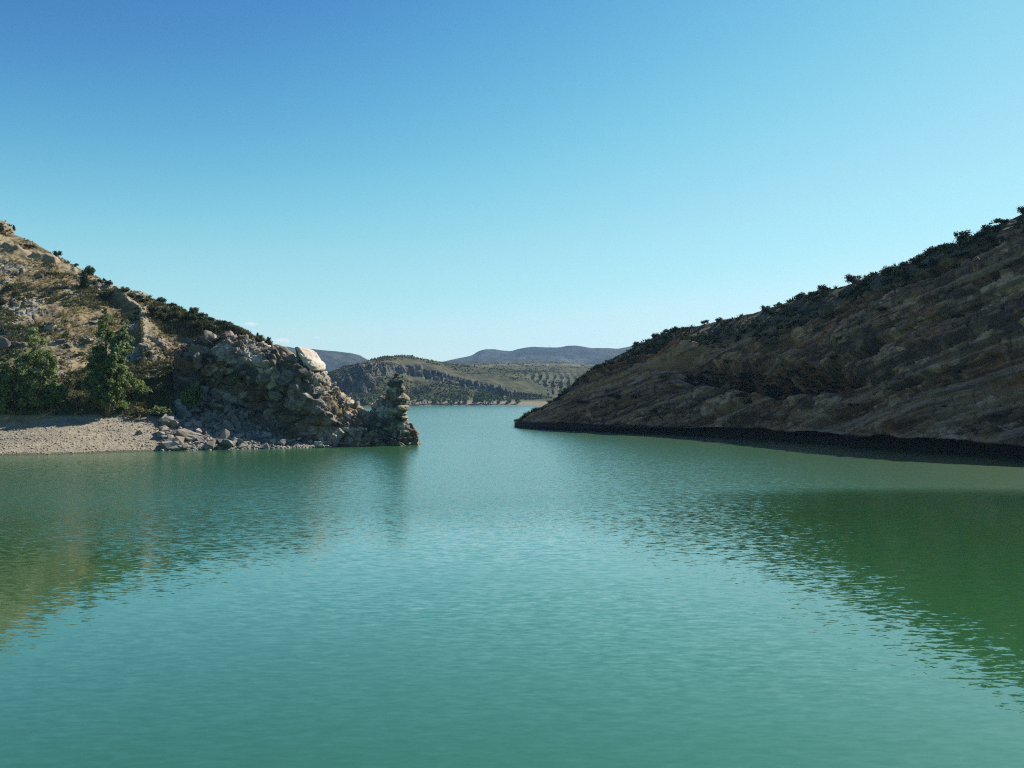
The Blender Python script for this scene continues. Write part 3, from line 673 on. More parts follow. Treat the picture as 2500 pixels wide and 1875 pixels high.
mk2 = mk & ((green[:, 8:ridge_row] > .25) | (fbm(fl / 7, 3, 66) > .12))
ii = pick(mk2, 5200); pts = fl[ii[:, 0], ii[:, 1]]
link('low_scrub', tuft_mesh('low_scrub', pts, None, RNG.uniform(.3, .8, 5200), RNG.uniform(.5, 1.0, 5200), 10, .7), M['scrub'])
tag(bpy.data.objects['low_scrub'], 'low grey-green scrub covering parts of the hillside', kind='stuff')

# ------------------------------------------------------------------ trees and shrubs
def leaves(name, cen, rad, n, size, seed=0, shell=.55, squash=1.0, up=.3):
    """leaf quads in clumps; cen (k,3) clump centres, rad (k,) radii"""
    r = np.random.default_rng(seed); k = r.choice(len(cen), n, p=rad ** 2 / (rad ** 2).sum())
    d = r.normal(0, 1, (n, 3)); d /= np.linalg.norm(d, axis=1, keepdims=True)
    rr = rad[k] * (shell + (1 - shell) * r.random(n)) * r.uniform(.55, 1.12, n)
    c = cen[k] + d * rr[:, None] * np.array([1, 1, squash])
    nr = d + r.normal(0, .7, (n, 3)) + np.array([0, 0, up]); nr /= np.linalg.norm(nr, axis=1, keepdims=True)
    t1 = np.cross(nr, r.normal(0, 1, (n, 3))); t1 /= np.linalg.norm(t1, axis=1, keepdims=True); t2 = np.cross(nr, t1)
    s = size * r.uniform(.6, 1.3, n)[:, None]
    V = np.stack((c - t1 * s * .8, c + t2 * s * .45, c + t1 * s * .8, c - t2 * s * .45), 1)
    return mesh_np(name, V, np.arange(4 * n).reshape(-1, 4))
def limb_mesh(name, chains, sides=7):
    V, Fc = [], []
    for ch in chains:
        base = len(V)
        for k, (x, y, z_, r) in enumerate(ch):
            for s in range(sides):
                a = 2 * math.pi * s / sides; V.append((x + math.cos(a) * r, y + math.sin(a) * r, z_))
        for k in range(len(ch) - 1):
            for s in range(sides):
                a, b = base + k * sides + s, base + k * sides + (s + 1) % sides
                Fc.append((a, b, b + sides, a + sides))
    return mesh_np(name, V, Fc, True)
def tree(name, label, loc, profile, nclump, nleaf, lsize, mat, seed, lean=0., tops=((0, 0, 1.),), group=None, cr=.95):
    """profile: (height, radius) of the crown; tops: (dx, dy, height factor) leaders"""
    r = random.Random(seed); t_ = tag(empty(name, loc), label, 'tree', group)
    H = profile[-1][0]; pr = np.array(profile, float); ch = []; cen = []; rad = []
    for (dx, dy, hf) in tops:
        L = []
        for k in range(9):
            f = k / 8; zz = H * .96 * hf * f
            L.append((dx * f ** .8 + lean * f + .12 * math.sin(3 * f + seed), dy * f ** .8 + .1 * math.cos(4 * f + seed), zz - .3, max(.03, .02 * H * (1 - f) ** .9)))
        ch.append(L)
    for k in range(nclump):
        dx, dy, hf = tops[k % len(tops)]
        f = r.random() ** .85; zz = (pr[0, 0] + (H - pr[0, 0]) * f); R = np.interp(zz, pr[:, 0], pr[:, 1]); zz *= hf
        fz = zz / (H * hf); a = r.uniform(0, 6.283); q = R * math.sqrt(r.random()) * (.95 if len(tops) == 1 else .8)
        x0, y0 = dx * fz ** .8 + lean * fz, dy * fz ** .8
        c_ = (x0 + math.cos(a) * q, y0 + math.sin(a) * q, zz)
        cen.append(c_); rad.append(cr * r.uniform(.55, 1.1) * max(.35, min(1, R / 1.6)))
        if k % 2 == 0:
            zb = max(.3, zz - q * 1.3 - .4); fb = min(1, zb / (H * hf)); xb, yb = dx * fb ** .8 + lean * fb, dy * fb ** .8
            ch.append([(xb, yb, zb, .035 + .004 * H * (1 - fb)), ((xb + c_[0]) / 2, (yb + c_[1]) / 2, (zb + zz) / 2 + .1, .035), (c_[0], c_[1], zz, .012)])
    link('trunk', limb_mesh('trunk', ch), M['bark'], t_)
    link('crown', leaves('crown', np.array(cen), np.array(rad), nleaf, lsize, seed, .25), mat, t_)
    return t_
q = GL.at(262, 1016); mpx = q[1] / F
tree('poplar_tree', 'tall green poplar with two pointed tops rising behind the gravel beach', q, ((2.0, 2.8), (5, 4.3), (8.5, 3.8), (12, 2.5), (15, 1.3), (17.6, .3)), 210, 26000, .29, M['poplar'], 21, .0, ((-.1, 0, 1.0), (2.8, .4, .87), (-1.4, .5, .66), (1.4, -.8, .60)), cr=.95)
for (u, v, H, R, tops, lb, sd, mat) in (
    (78, 1000, 13.2, 3.7, ((.6, 0, 1.0), (-1.8, .6, .75), (2.6, .3, .72)), 'broad willow with a light green top near the left shore', 22, 'willow'),
    (6, 1005, 8.3, 3.0, ((0, 0, 1.0), (-1.6, 0, .9), (1.6, .3, .85)), 'low willow with silvery tips at the left edge of the shore', 23, 'willow'),
    (128, 996, 4.6, 2.0, ((.2, 0, 1.0), (1.5, .3, .8), (-1.5, .3, .85)), 'smaller dark willow between the broad willow and the poplar', 24, 'poplar')):
    q = GL.at(u, v)
    tree('willow_tree', lb, q, ((.6, R * .8), (H * .3, R), (H * .6, R * .75), (H * .85, R * .4), (H, .2)), 110, 9000, .28, M[mat], sd, 0, tops, cr=1.0)

def shrub_proto(kind, seed):
    r = np.random.default_rng(seed)
    if kind == 'round':
        c = r.normal(0, .24, (9, 3)) * np.array([1, 1, .6]) + np.array([0, 0, .36]); rad = r.uniform(.26, .40, 9)
    elif kind == 'cone':
        z_ = np.linspace(.12, .92, 10); c = np.stack((r.normal(0, .05, 10), r.normal(0, .05, 10), z_), -1); rad = .40 * (1 - z_) ** .8 + .05
    else:
        c = np.stack((r.uniform(-.55, .55, 12), r.uniform(-.5, .5, 12), r.uniform(.15, .4, 12)), -1); rad = r.uniform(.18, .33, 12)
    nn_ = np.hypot(c[:, 0], c[:, 1]); c[:, :2] *= np.minimum(1, .42 / np.maximum(nn_, 1e-6))[:, None] if kind == 'round' else 1.0
    c[:, 2] = np.minimum(np.maximum(c[:, 2], rad * .35), .95 - rad * .6)
    me = leaves('foliage', c, rad, 900, .085, seed, .3)
    st = [[(0, 0, -.25, .05), (.02, .01, .2, .04), (.0, .0, .5, .02)]]
    for k in range(3):
        q = c[k]; st.append([(0, 0, .05, .03), (q[0] * .5, q[1] * .5, q[2] * .6, .025), (q[0], q[1], q[2], .012)])
    s = limb_mesh('stem', st, 5); s.materials.append(M['bark'])
    return me, s
SHR = {}
for kind in ('round', 'cone', 'low'):
    for mt in ('juniper', 'scrub', 'poplar'):
        lst = []
        for k in range(4):
            me, s = shrub_proto(kind, hash((kind, k)) % 1000 if False else {'round': 10, 'cone': 40, 'low': 70}[kind] + k)
            me.materials.append(M[mt]); lst.append((me, s))
        SHR[kind, mt] = lst
nshr = 0
def shrub(q, w_, h_, kind, mt, label, group=None, name='shrub'):
    global nshr
    me, s = SHR[kind, mt][nshr % 4]; nshr += 1
    o = tag(empty(name, q, random.uniform(0, 6.28)), label, 'shrub', group); o.scale = (w_, w_, h_)
    link('foliage', me, None, o); link('stem', s, None, o)
    return o
def shrub_px(G, u, v, wpx, hpx, kind, mt, label, group=None, name='shrub', r=7):
    """v is the row of the shrub's foot"""
    q = G.at(u, v, r); mp = q[1] / F
    return shrub((q[0], q[1], q[2] - .05), wpx * mp, hpx * mp, kind, mt, label, group, name)
for a in (
 (205, 706, 36, 52, 'cone', 'juniper', 'dark conical juniper on the open slope, largest on the hillside'),
 (223, 672, 26, 34, 'round', 'juniper', 'dark round juniper on the skyline right above the conical one'),
 (252, 694, 30, 26, 'low', 'juniper', 'elongated dark juniper hugging the crest beside the conical one'),
 (256, 732, 24, 24, 'round', 'juniper', 'small dark round bush above the bare rib'),
 (2, 748, 22, 36, 'round', 'juniper', 'dark bush cut by the left edge of the photo'),
 (34, 563, 12, 14, 'cone', 'juniper', 'tiny spiky bush on the hilltop skyline'),
 (1, 566, 14, 20, 'round', 'juniper', 'small dark bush at the top of the left skyline'),
 (137, 622, 22, 16, 'round', 'juniper', 'small bush on the skyline above the track end'),
 (183, 645, 14, 10, 'low', 'juniper', 'tiny low bush on the skyline between two junipers'),
 (30, 704, 40, 24, 'low', 'scrub', 'low brownish bush on the open slope'),
 (70, 604, 26, 16, 'low', 'juniper', 'low dark bush next to the white rock near the crest'),
 (304, 716, 18, 22, 'round', 'juniper', 'small dark bush on the skyline above the green scrub'),
 (270, 712, 20, 14, 'low', 'scrub', 'low green bush at the head of the bare rib'),
 (398, 740, 26, 24, 'round', 'juniper', 'dark pointed bush on the middle of the left skyline'),
 (420, 746, 20, 12, 'low', 'juniper', 'low bush following the pointed skyline bush'),
 (500, 778, 22, 20, 'round', 'juniper', 'dark skyline bush above the shaded scrub patch'),
 (656, 846, 34, 26, 'cone', 'juniper', 'dark juniper on the skyline right behind the outcrop'),
 (630, 826, 12, 16, 'cone', 'juniper', 'tiny juniper on the skyline before the outcrop juniper'),
 (375, 770, 34, 30, 'round', 'juniper', 'dark bush at the left end of the shaded scrub patch'),
 (402, 785, 44, 30, 'round', 'juniper', 'wide dark bush in the middle of the shaded scrub patch'),
 (430, 778, 36, 26, 'round', 'juniper', 'dark bush right of the widest one in the scrub patch'),
 (462, 785, 36, 30, 'round', 'juniper', 'dark bush above the bare brown slope'),
 (488, 800, 30, 24, 'round', 'juniper', 'dark bush over the pale crest of the brown slope'),
 (520, 815, 44, 30, 'round', 'juniper', 'large dark bush at the upper left corner of the outcrop'),
 (545, 795, 34, 22, 'low', 'juniper', 'low dark bush behind the top blocks of the outcrop'),
 (460, 1000, 56, 88, 'round', 'poplar', 'tall leafy green bush against the shaded end of the outcrop'),
 (438, 925, 40, 44, 'round', 'scrub', 'olive bush left of the outcrop'),
 (410, 905, 44, 30, 'low', 'scrub', 'spreading olive bush on the brown slope'),
 (345, 970, 46, 60, 'round', 'poplar', 'dark green bush behind the poplar trunk'),
 (395, 1016, 60, 40, 'low', 'poplar', 'wide green bush at the top of the beach'),
 (340, 1014, 50, 36, 'low', 'scrub', 'olive bush at the top of the beach beside the poplar'),
 (200, 940, 60, 40, 'low', 'scrub', 'olive bush on the bank between willow and poplar'),
 (385, 965, 44, 44, 'round', 'scrub', 'olive bush above the wide green bush'),
 (20, 930, 50, 44, 'low', 'scrub', 'olive bush behind the silvery willow'),
 (300, 930, 40, 40, 'round', 'poplar', 'dark green bush behind the poplar crown'),
): shrub_px(GL, *a)
shrub_px(GO1, 600, 932, 60, 34, 'low', 'poplar', 'dark green bush growing on the shaded face of the outcrop')
shrub_px(GO1, 565, 925, 34, 24, 'low', 'juniper', 'small dark bush left of the green one on the outcrop face')
shrub_px(GO1, 480, 960, 40, 40, 'round', 'juniper', 'dark bush in the shaded corner of the outcrop')
for k in range(45):                                   # green crest
    u = random.uniform(300, 650); sk = np.interp(u, [266, 306, 381, 517, 583, 631, 673], [694, 712, 734, 774, 797, 824, 846])
    lim = np.interp(u, [300, 380, 480, 560, 650], [8, 36, 40, 22, 10])
    v = sk + random.uniform(2, 2 + lim); s_ = random.uniform(12, 26)
    shrub_px(GL, u, v, s_, s_ * random.uniform(.6, .9), random.choice(('round', 'low')), random.choice(('juniper', 'scrub', 'scrub')), ('bushy' if s_ > 19 else 'small') + ' shrub in the thicket on the left ridge ' + ('above the poplar' if u < 400 else ('above the bare brown slope' if u < 500 else 'behind the outcrop crest')), 'thicket on the left ridge')
for k in range(40):                                   # brown scattered tufts of shrub on the open slope
    u = random.uniform(-10, 480); v = random.uniform(np.interp(u, [0, 150, 300, 480], [590, 660, 760, 800]), 960); s_ = random.uniform(10, 22)
    shrub_px(GL, u, v, s_, s_ * .6, 'low', 'scrub', ('low spreading olive shrub ' if s_ > 16 else 'tiny olive shrub ') + ('on the open slope above the willow' if u < 160 else ('on the slope behind the poplar' if u < 330 else 'on the brown slope beside the outcrop')), 'low shrubs on the sunny slope')
for k in range(8):
    u = random.uniform(790, 890); v = np.interp(u, *np.array(top, float).T) + random.uniform(6, 40); s_ = random.uniform(9, 16)
    shrub_px(GO1, u, v, s_, s_ * .6, 'low', 'scrub', 'tiny olive shrub on the sunlit flank of the outcrop', 'shrubs on the outcrop flank')

# ------------------------------------------------------------------ right-hand cliff
skyl = np.array([(1256,1036),(1268,1022),(1277,1014),(1295,1004),(1317,996),(1345,980),(1373,962),(1402,936),(1430,912),(1490,878),(1548,848),(1590,826),(1639,808),(1740,788),(1854,762),(1966,722),(2091,688),(2204,648),(2317,600),(2407,564),(2500,522),(2700,430),(3000,330),(3400,260)], float)
edge = np.array([(1256,1037),(1300,1006),(1373,972),(1430,926),(1548,872),(1640,845),(1740,838),(1854,812),(1966,775),(2091,725),(2204,680),(2317,625),(2407,585),(2500,545),(2700,455),(3000,360),(3400,300)], float)
shr = np.array([(1256,1043),(1300,1047),(1400,1051),(1540,1057),(1700,1064),(1900,1076),(2100,1091),(2300,1107),(2500,1120),(2750,1134),(3000,1146),(3400,1165)], float)
us = np.concatenate((np.linspace(1256, 2520, 900), np.linspace(2526, 3400, 90)))
sv, ev, bv = (np.interp(us, a[:, 0], a[:, 1]) for a in (skyl, edge, shr))
sv = smooth(sv, 5, 0); ev = smooth(ev, 12, 0); bv = smooth(bv, 10, 0)
sv[0] = min(sv[0], bv[0] - 4)
Yb = HC * F / (bv - VH)
ca = 0.5 + .38 * np.clip((us - 1256) / 1244, 0, 1)
s1 = 1 / (np.tan(np.radians(65)) * ca)
def onface(v): return (Yb + s1 * HC) / (1 + s1 * (v - VH) / F)
Ye = onface(ev); Ze = HC - (ev - VH) / F * Ye
s2 = 1 / (np.tan(np.radians(38)) * ca)
Ys = (Ye - s2 * Ze + s2 * HC) / (1 + s2 * (sv - VH) / F); Zs = HC - (sv - VH) / F * Ys
nq = 1.0 + 5.5 * np.clip((us - 1280) / 300, 0, 1)
rows = [W(us, vz(-3, Yb + nq), Yb + nq), W(us, vz(.02, Yb + nq), Yb + nq)]
nz = 1.9 * np.clip((us - 1300) / 400, .25, 1) * (1 + .35 * fbm(np.stack((us / 60, us * 0, us * 0), -1), 3, 212))
rows.append(W(us, vz(nz * .9, Yb + nq), Yb + nq)); rows.append(W(us, vz(nz * 1.02, Yb - .1), Yb - .1))
face0 = W(us, vz(nz * 1.25, Yb), Yb)
rows.append(face0); ntop = W(us, ev, Ye)
nF, nT = 290, 60
G = [r[:, None] for r in rows]
fr = np.linspace(0, 1, nF)[1:]
G.append(face0[:, None] * (1 - fr)[None, :, None] + ntop[:, None] * fr[None, :, None])
fr = np.linspace(0, 1, nT)[1:]
sk = W(us, sv, Ys); curve = np.sin(fr * np.pi) * .06
G.append(ntop[:, None] * (1 - fr)[None, :, None] + sk[:, None] * fr[None, :, None] + np.array([0, 0, 1])[None, None] * (curve[None] * (Zs - Ze)[:, None])[..., None])
bk = []
for dy, k in ((6, .95), (25, .75), (70, .3), (110, -.1)):
    q = sk.copy(); q[:, 0] *= (1 + dy / Ys); q[:, 1] += dy; q[:, 2] = Zs * k if k > 0 else -4; bk.append(q[:, None])
P = np.concatenate(G + bk, 1)
N = grid_normals(P); sgn = -1 if N[:, 60, 1].mean() > 0 else 1; N = N * sgn
al = np.array([.5, -.86, 0]); z = P[..., 2]
warp = 1.0 * fbm(P / 26, 3, 201) + .22 * fbm(P / 6, 3, 202)
along = P[..., 0] * al[0] + P[..., 1] * al[1]
bed = z - .33 * along + warp - 6 * np.exp(-((pix(P)[0] - 2450) / 260) ** 2) * sstep(18, 2, z) * 0
def layers(b, th, seed):
    k = np.floor(b / th); f = b / th - k
    r0 = _h(k.astype(np.int64), k.astype(np.int64) * 0, k.astype(np.int64) * 0, seed); r1 = _h(k.astype(np.int64) + 1, k.astype(np.int64) * 0, k.astype(np.int64) * 0, seed)
    return r0 + (r1 - r0) * sstep(.82, 1.0, f)
brk = sstep(-.35, .25, fbm(P / np.array([14, 14, 5]), 3, 204))
facew = np.zeros(P.shape[1]); facew[4:4 + nF] = 1; facew = smooth(facew, 8, 0)[None] * np.ones(len(us))[:, None]
ts_up = sstep(0, 4, np.minimum(z, 30)) 
kq = np.floor(bed / 3.6); sm = np.exp(-(((bed / 3.6 - kq) - .91) / .05) ** 2) * (_h(kq.astype(np.int64), kq.astype(np.int64) * 0, kq.astype(np.int64) * 0, 9) > .35)
d = facew * ts_up * (-2.4 * sm * (.35 + .65 * brk) + (layers(bed, 3.6, 1) - .5) * 4.6 * (.35 + .65 * brk) + (layers(bed, 1.3, 2) - .5) * 1.9 * (.4 + .6 * brk) + (layers(bed, .45, 3) - .5) * .4)
pu, pv = pix(P)
tipf = sstep(1262, 1420, pu)
ax_ = (pu - 1862) / 215; ay_ = (pv - 917 - (pu - 1862) * .085 + 9 * fbm(P / 5, 2, 208)) / 36
alc = np.exp(-(ax_ ** 2 + ay_ ** 2) ** 2.5) * facew
alc2 = np.exp(-(((pu - 2330) / 75) ** 2 + ((pv - 848 + (pu - 2330) * .36) / 13) ** 2)) * facew
d = (d + 1.9 * fbm(P / 20, 2, 205) * facew + (.16 + .34 * (1 - facew)) * fbm(P / 3, 4, 206)) * (.25 + .75 * tipf) - 13.0 * alc - 3.4 * alc2
acr = P[..., 0] * -.86 + P[..., 1] * -.5; tone = 0; crack = 0
for lv, (la, lb, am) in enumerate(((5.2, 1.9, .95), (2.1, .85, .50), (.9, .36, .20))):
    q = np.stack((along / la + .25 * fbm(P / 4, 2, 214 + lv), (bed + .16 * fbm(P / 2.5, 2, 209)) / lb, acr / 6), -1)
    f1, f2, cc_, rv = voro(q, 207 + 40 * lv, True)
    keepb = sstep(-.3, .15, fbm(P / 9, 2, 230 + lv))
    tone = tone + rv[..., 1] * (.42, .38, .2)[lv]
    cr = 1 - sstep(.0, (.05, .07, .10)[lv], f2 - f1); crack = np.maximum(crack, cr * (1, .8, .35)[lv] * keepb)
    d = d + facew * (.25 + .75 * tipf) * am * ((rv[..., 0] - .5) * 1.3 + ((rv - .5) * (q - cc_)).sum(-1) * .9 - .6 * cr * keepb)
d[:, :4] = 0; d[:, 4:8] *= .4
P = P + N * d[..., None]
topm = np.zeros(P.shape[1]); topm[4 + nF:] = 1; topm = smooth(topm, 10, 0)[None] * np.ones(len(us))[:, None]
t = NT('right cliff rock'); p = t.pos()
xyz = t.n('ShaderNodeSeparateXYZ'); t.l(p, xyz.inputs[0])
wz = t.math('MULTIPLY', t.math('SUBTRACT', t.noise(p, .07, 3), .5), 2.4)
bz = t.math('ADD', t.math('ADD', xyz.outputs['Z'], wz), t.math('ADD', t.math('MULTIPLY', xyz.outputs['X'], -.165), t.math('MULTIPLY', xyz.outputs['Y'], .284)))
cb = t.n('ShaderNodeCombineXYZ'); t.l(bz, cb.inputs['Z']); t.l(t.math('MULTIPLY', xyz.outputs['X'], .15), cb.inputs['X']); t.l(t.math('MULTIPLY', xyz.outputs['Y'], .15), cb.inputs['Y'])
cl = t.n('ShaderNodeCombineXYZ'); t.l(bz, cl.inputs['Z']); t.l(t.math('MULTIPLY', xyz.outputs['X'], .025), cl.inputs['X']); t.l(t.math('MULTIPLY', xyz.outputs['Y'], .025), cl.inputs['Y'])
L1 = t.noise(cl.outputs[0], .42, 3, .55); L3 = t.noise(cl.outputs[0], 1.1, 3, .55)
tn = t.math('ADD', t.attr('tone'), t.math('MULTIPLY', t.math('SUBTRACT', t.noise(p, .35, 5, .62), .5), .55))
c = t.mix(t.ramp(tn, .30, .52), (0.116, 0.068, 0.049), (0.280, 0.155, 0.101))
c = t.mix(t.ramp(tn, .56, .80), c, (0.533, 0.335, 0.217))
c = t.mix(t.math('MULTIPLY', t.ramp(t.noise(t.mapping(p, (1, 1, .6)), .085, 4, .6), .52, .64), .7), c, (0.409, 0.150, 0.064))
c = t.mix(t.math('MULTIPLY', t.ramp(t.noise(p, 1.3, 5, .68), .54, .68), .55), c, (0.116, 0.071, 0.051))
c = t.mix(t.math('MULTIPLY', t.ramp(t.noise(t.mapping(p, (1, 1, .22)), .5, 4, .65), .55, .67), .6), c, (0.085, 0.052, 0.039))
c = t.mix(t.math('MULTIPLY', t.attr('crack'), .55), c, (0.061, 0.037, 0.028))  # joint shadow and stain painted dark along the cracks
veg = t.mix(t.ramp(t.noise(p, .5, 4), .42, .6), (.11, .085, .05), (.038, .040, .02))
c = t.mix(t.math('MULTIPLY', t.ramp(L1, .53, .60), .7), c, t.mix(t.noise(p, .5, 4), (0.520, 0.325, 0.232), (0.338, 0.199, 0.135)))
c = t.mix(t.math('MULTIPLY', t.ramp(L3, .46, .38), .6), c, (0.065, 0.048, 0.041))
c = t.mix(t.ramp(t.math('ADD', xyz.outputs['Z'], t.math('MULTIPLY', t.noise(p, .25, 3), -.8)), 1.7, 1.1), c, (.030, .026, .024))   # wet waterline band, painted near-black for the undercut's deep shade
c = t.mix(t.attr('top'), c, veg)
h = t.math('ADD', t.math('MULTIPLY', t.noise(cb.outputs[0], 3.0, 5, .65), .4), t.noise(p, 1.9, 6, .70))
t.principled(c, .95, t.bump(h, .16))
M['cliff'] = t.m
cliff = link('cliff_hill', mesh_np('cliff_hill', P, grid_faces(*P.shape[:2]), False, dict(top=topm, tone=tone, crack=crack * facew)), M['cliff'])
tag(cliff, 'long shaded cliff with slanting rock strata on the far side', kind='structure')
cliffP = P; c0 = 4 + nF
GT = Ground(P[:, c0 - 4:c0 + nT]); GF = Ground(P[:, 4:c0])
HOL = np.argwhere(alc[:900, 4:c0] > .6)
# the crest's shrubs
BIG = []
for a in ((2010, 715, 40, 38, 'round'), (2085, 690, 52, 40, 'round'), (2345, 588, 52, 48, 'round'), (2275, 620, 44, 40, 'round'), (2240, 642, 40, 34, 'round'), (2410, 562, 44, 34, 'round'),
          (2500, 524, 40, 40, 'round'), (2450, 546, 60, 30, 'low'), (1900, 740, 22, 22, 'round'), (1955, 726, 34, 26, 'round'), (2170, 664, 40, 34, 'round'), (1868, 760, 30, 28, 'round'), (1600, 824, 26, 26, 'round'), (1550, 846, 30, 24, 'round'), (1720, 790, 26, 20, 'round'), (1650, 806, 22, 20, 'round')):
    BIG.append((a[0], a[1], a[2] * .68, a[3] * .7, a[4]))
ORD = 'first second third fourth fifth sixth seventh eighth ninth tenth eleventh twelfth thirteenth fourteenth fifteenth sixteenth'.split()
for k, a in enumerate(sorted(BIG)):
    shrub_px(GT, a[0], a[1], a[2], a[3], a[4], 'juniper', ORD[k] + ' large dark bush along the cliff skyline, counted up from the tip', 'large bushes on the cliff skyline', r=10)
for k in range(105):
    u = random.uniform(1330, 2500); v0 = np.interp(u, skyl[:, 0], skyl[:, 1]); v1 = np.interp(u, edge[:, 0], edge[:, 1])
    v = v0 + (v1 - v0 + 16) * random.random() ** 1.8; s_ = random.uniform(11, 28) * (.6 + .4 * (u - 1330) / 1170)
    shrub_px(GT, u, v, s_, s_ * random.uniform(.6, .95), random.choice(('round', 'low', 'round')), 'scrub' if random.random() < .22 else 'juniper', ('bushy' if s_ > 17 else 'small') + (' shrub on the very skyline ' if v < v0 + 8 else ' shrub just below the skyline ') + ('near the tip of the shaded cliff' if u < 1640 else ('of the cliff above the black hollow' if u < 2060 else 'of the cliff near the upper corner')), 'cliff top shrubs near the tip' if u < 1640 else ('cliff top shrubs above the hollow' if u < 2060 else 'cliff top shrubs high up'), r=8)
for k in range(62):                                   # ledges of the face; bushes added in the hollow to deepen its shade
    if k < 32:
        hv = HOL[int(RNG.integers(0, len(HOL)))]; hq = cliffP[hv[0], hv[1] + 4]; u, v = (float(x) for x in pix(hq)); s_ = random.uniform(22, 40)
    else:
        u = random.uniform(1400, 2480); v0 = np.interp(u, edge[:, 0], edge[:, 1]); v = random.uniform(v0 + 20, 1020); s_ = random.uniform(10, 26)
    if k < 32: GF_ = Ground(hq[None])
    else: GF_ = GF
    shrub_px(GF_, u, v, s_, s_ * .7, 'low', 'juniper', ('dark bush added to deepen the shade in the ' + ('left' if u < 1800 else ('middle' if u < 1920 else 'right')) + ' part of the black hollow of the cliff') if k < 32 else ('small dark shrub on a ledge of the shaded cliff ' + ('left of the hollow' if u < 1700 else ('above or below the hollow' if u < 2060 else 'right of the hollow'))), 'bushes added to darken the cliff hollow' if k < 32 else 'shrubs on the cliff ledges', r=8)

tp_ = cliffP[:900, c0 - 14:c0 + nT]; ii = RNG.integers(0, tp_.shape[0], 1500), RNG.integers(0, tp_.shape[1], 1500)
pts = tp_[ii]; keep = fbm(pts / 5, 3, 91) + RNG.normal(0, .15, 1500) > .0; pts = pts[keep]; n_ = len(pts)
hol = np.argwhere(alc[:900, 4:c0] > .35); hol = hol[RNG.integers(0, len(hol), 1700)]; pts = np.concatenate((pts, cliffP[hol[:, 0], hol[:, 1] + 4])); n_ = len(pts)  # tufts added in the hollow, dark foliage standing in for deep shade
tag(link('cliff_scrub_and_shade_tufts', tuft_mesh('cliff_scrub_and_shade_tufts', pts, None, RNG.uniform(.35, 1.0, n_), RNG.uniform(.6, 1.3, n_), 12, .8), M['juniper']), 'low dark scrub covering the top of the shaded cliff, with tufts added to blacken the hollow', kind='stuff')

# ------------------------------------------------------------------ middle ridge with its cliff band, and the plateau
def land(name, cols, us, segs, mat, label, su=6, st=3, amps=((90, 8), (28, 3), (9, 1.2)), seed=0, extra=None, attrs=None, z0=2):
    P = fan(cols, us, segs, su, st); N = grid_normals(P); N *= np.sign(N[..., 2:3] + 1e-6)
    am = sstep(.2, 14, P[..., 2]); d = 0
    for k, (sc, a) in enumerate(amps): d = d + am * a * fbm(P / sc, 3, seed + k)
    if extra is not None: d = d + extra(P)
    P = P + N * d[..., None]
    o = link(name, mesh_np(name, P, grid_faces(*P.shape[:2]), True, attrs(P) if attrs else None), mat)
    tag(o, label, kind='structure'); return P
def mrow(u, shore_v, beach, foot, cliffb, clifft, ridge):
    Ys = shoreY(shore_v)
    r = [(vz(-3, Ys - 20), Ys - 20), (shore_v, Ys), beach, foot, cliffb, clifft, ridge, (vz(max(4, (HC - (ridge[0] - VH) / F * ridge[1]) * .6), ridge[1] + 160), ridge[1] + 160), (vz(2, ridge[1] + 420), ridge[1] + 420)]
    return (u, r)
MR = [
 mrow(640, 992, (985, 770), (975, 800), (965, 830), (958, 840), (955, 860)),
 mrow(760, 992, (985, 770), (965, 800), (955, 815), (928, 825), (925, 850)),
 mrow(812, 992, (985, 770), (965, 800), (958, 812), (908, 830), (905, 860)),
 mrow(860, 992, (984, 770), (968, 800), (955, 815), (893, 835), (890, 880)),
 mrow(905, 992, (984, 780), (968, 805), (950, 825), (886, 840), (880, 900)),
 mrow(935, 991, (983, 790), (966, 815), (915, 860), (884, 868), (874, 910)),
 mrow(965, 990, (981, 800), (964, 825), (910, 875), (886, 882), (869, 930)),
 mrow(1000, 990, (979, 835), (965, 855), (916, 900), (890, 908), (873, 950)),
 mrow(1050, 990, (979, 835), (966, 855), (926, 895), (902, 903), (879, 970)),
 mrow(1100, 990, (979, 835), (967, 855), (936, 888), (914, 896), (886, 990)),
 mrow(1150, 990, (980, 835), (968, 855), (944, 882), (928, 888), (893, 1000)),
 mrow(1210, 990, (980, 835), (969, 850), (950, 872), (938, 878), (902, 1000)),
 mrow(1270, 990, (980, 835), (972, 848), (962, 862), (952, 866), (918, 990)),
 mrow(1320, 990, (981, 835), (976, 846), (972, 855), (965, 860), (940, 980)),
 mrow(1400, 991, (984, 830), (981, 840), (979, 850), (976, 856), (965, 960)),
 mrow(1500, 991, (985, 830), (983, 840), (981, 850), (979, 856), (975, 940)),
]
t = NT('scrub ridge'); p = t.pos()
c = t.mix(t.ramp(t.noise(p, .018, 5, .6), .40, .62), (.064, .062, .026), (.040, .046, .018))
c = t.mix(t.math('MULTIPLY', t.ramp(t.noise(t.mapping(p, (1, 1, 2.2)), .06, 6, .68), .47, .58), .85), c, (.018, .023, .010))
c = t.mix(t.math('MULTIPLY', t.ramp(t.noise(t.mapping(p, (.25, .25, 3.0)), .09, 4, .6), .58, .66), .55), c, (.11, .095, .065))
rk = t.mix(t.ramp(t.noise(t.mapping(p, (1, 1, .3)), .12, 5, .65), .40, .62), (0.128, 0.116, 0.104), (0.049, 0.049, 0.049))
c = t.mix(t.attr('rock'), c, rk)
c = t.mix(t.attr('shore'), c, t.mix(t.noise(p, .2, 4), (0.209, 0.186, 0.133), (0.151, 0.139, 0.099)))
t.principled(c, .95, t.bump(t.noise(p, .35, 5, .7), .7))
M['ridge'] = t.m
us = np.linspace(640, 1500, 430); segs = [4, 10, 12, 34, 36, 30, 14, 8]
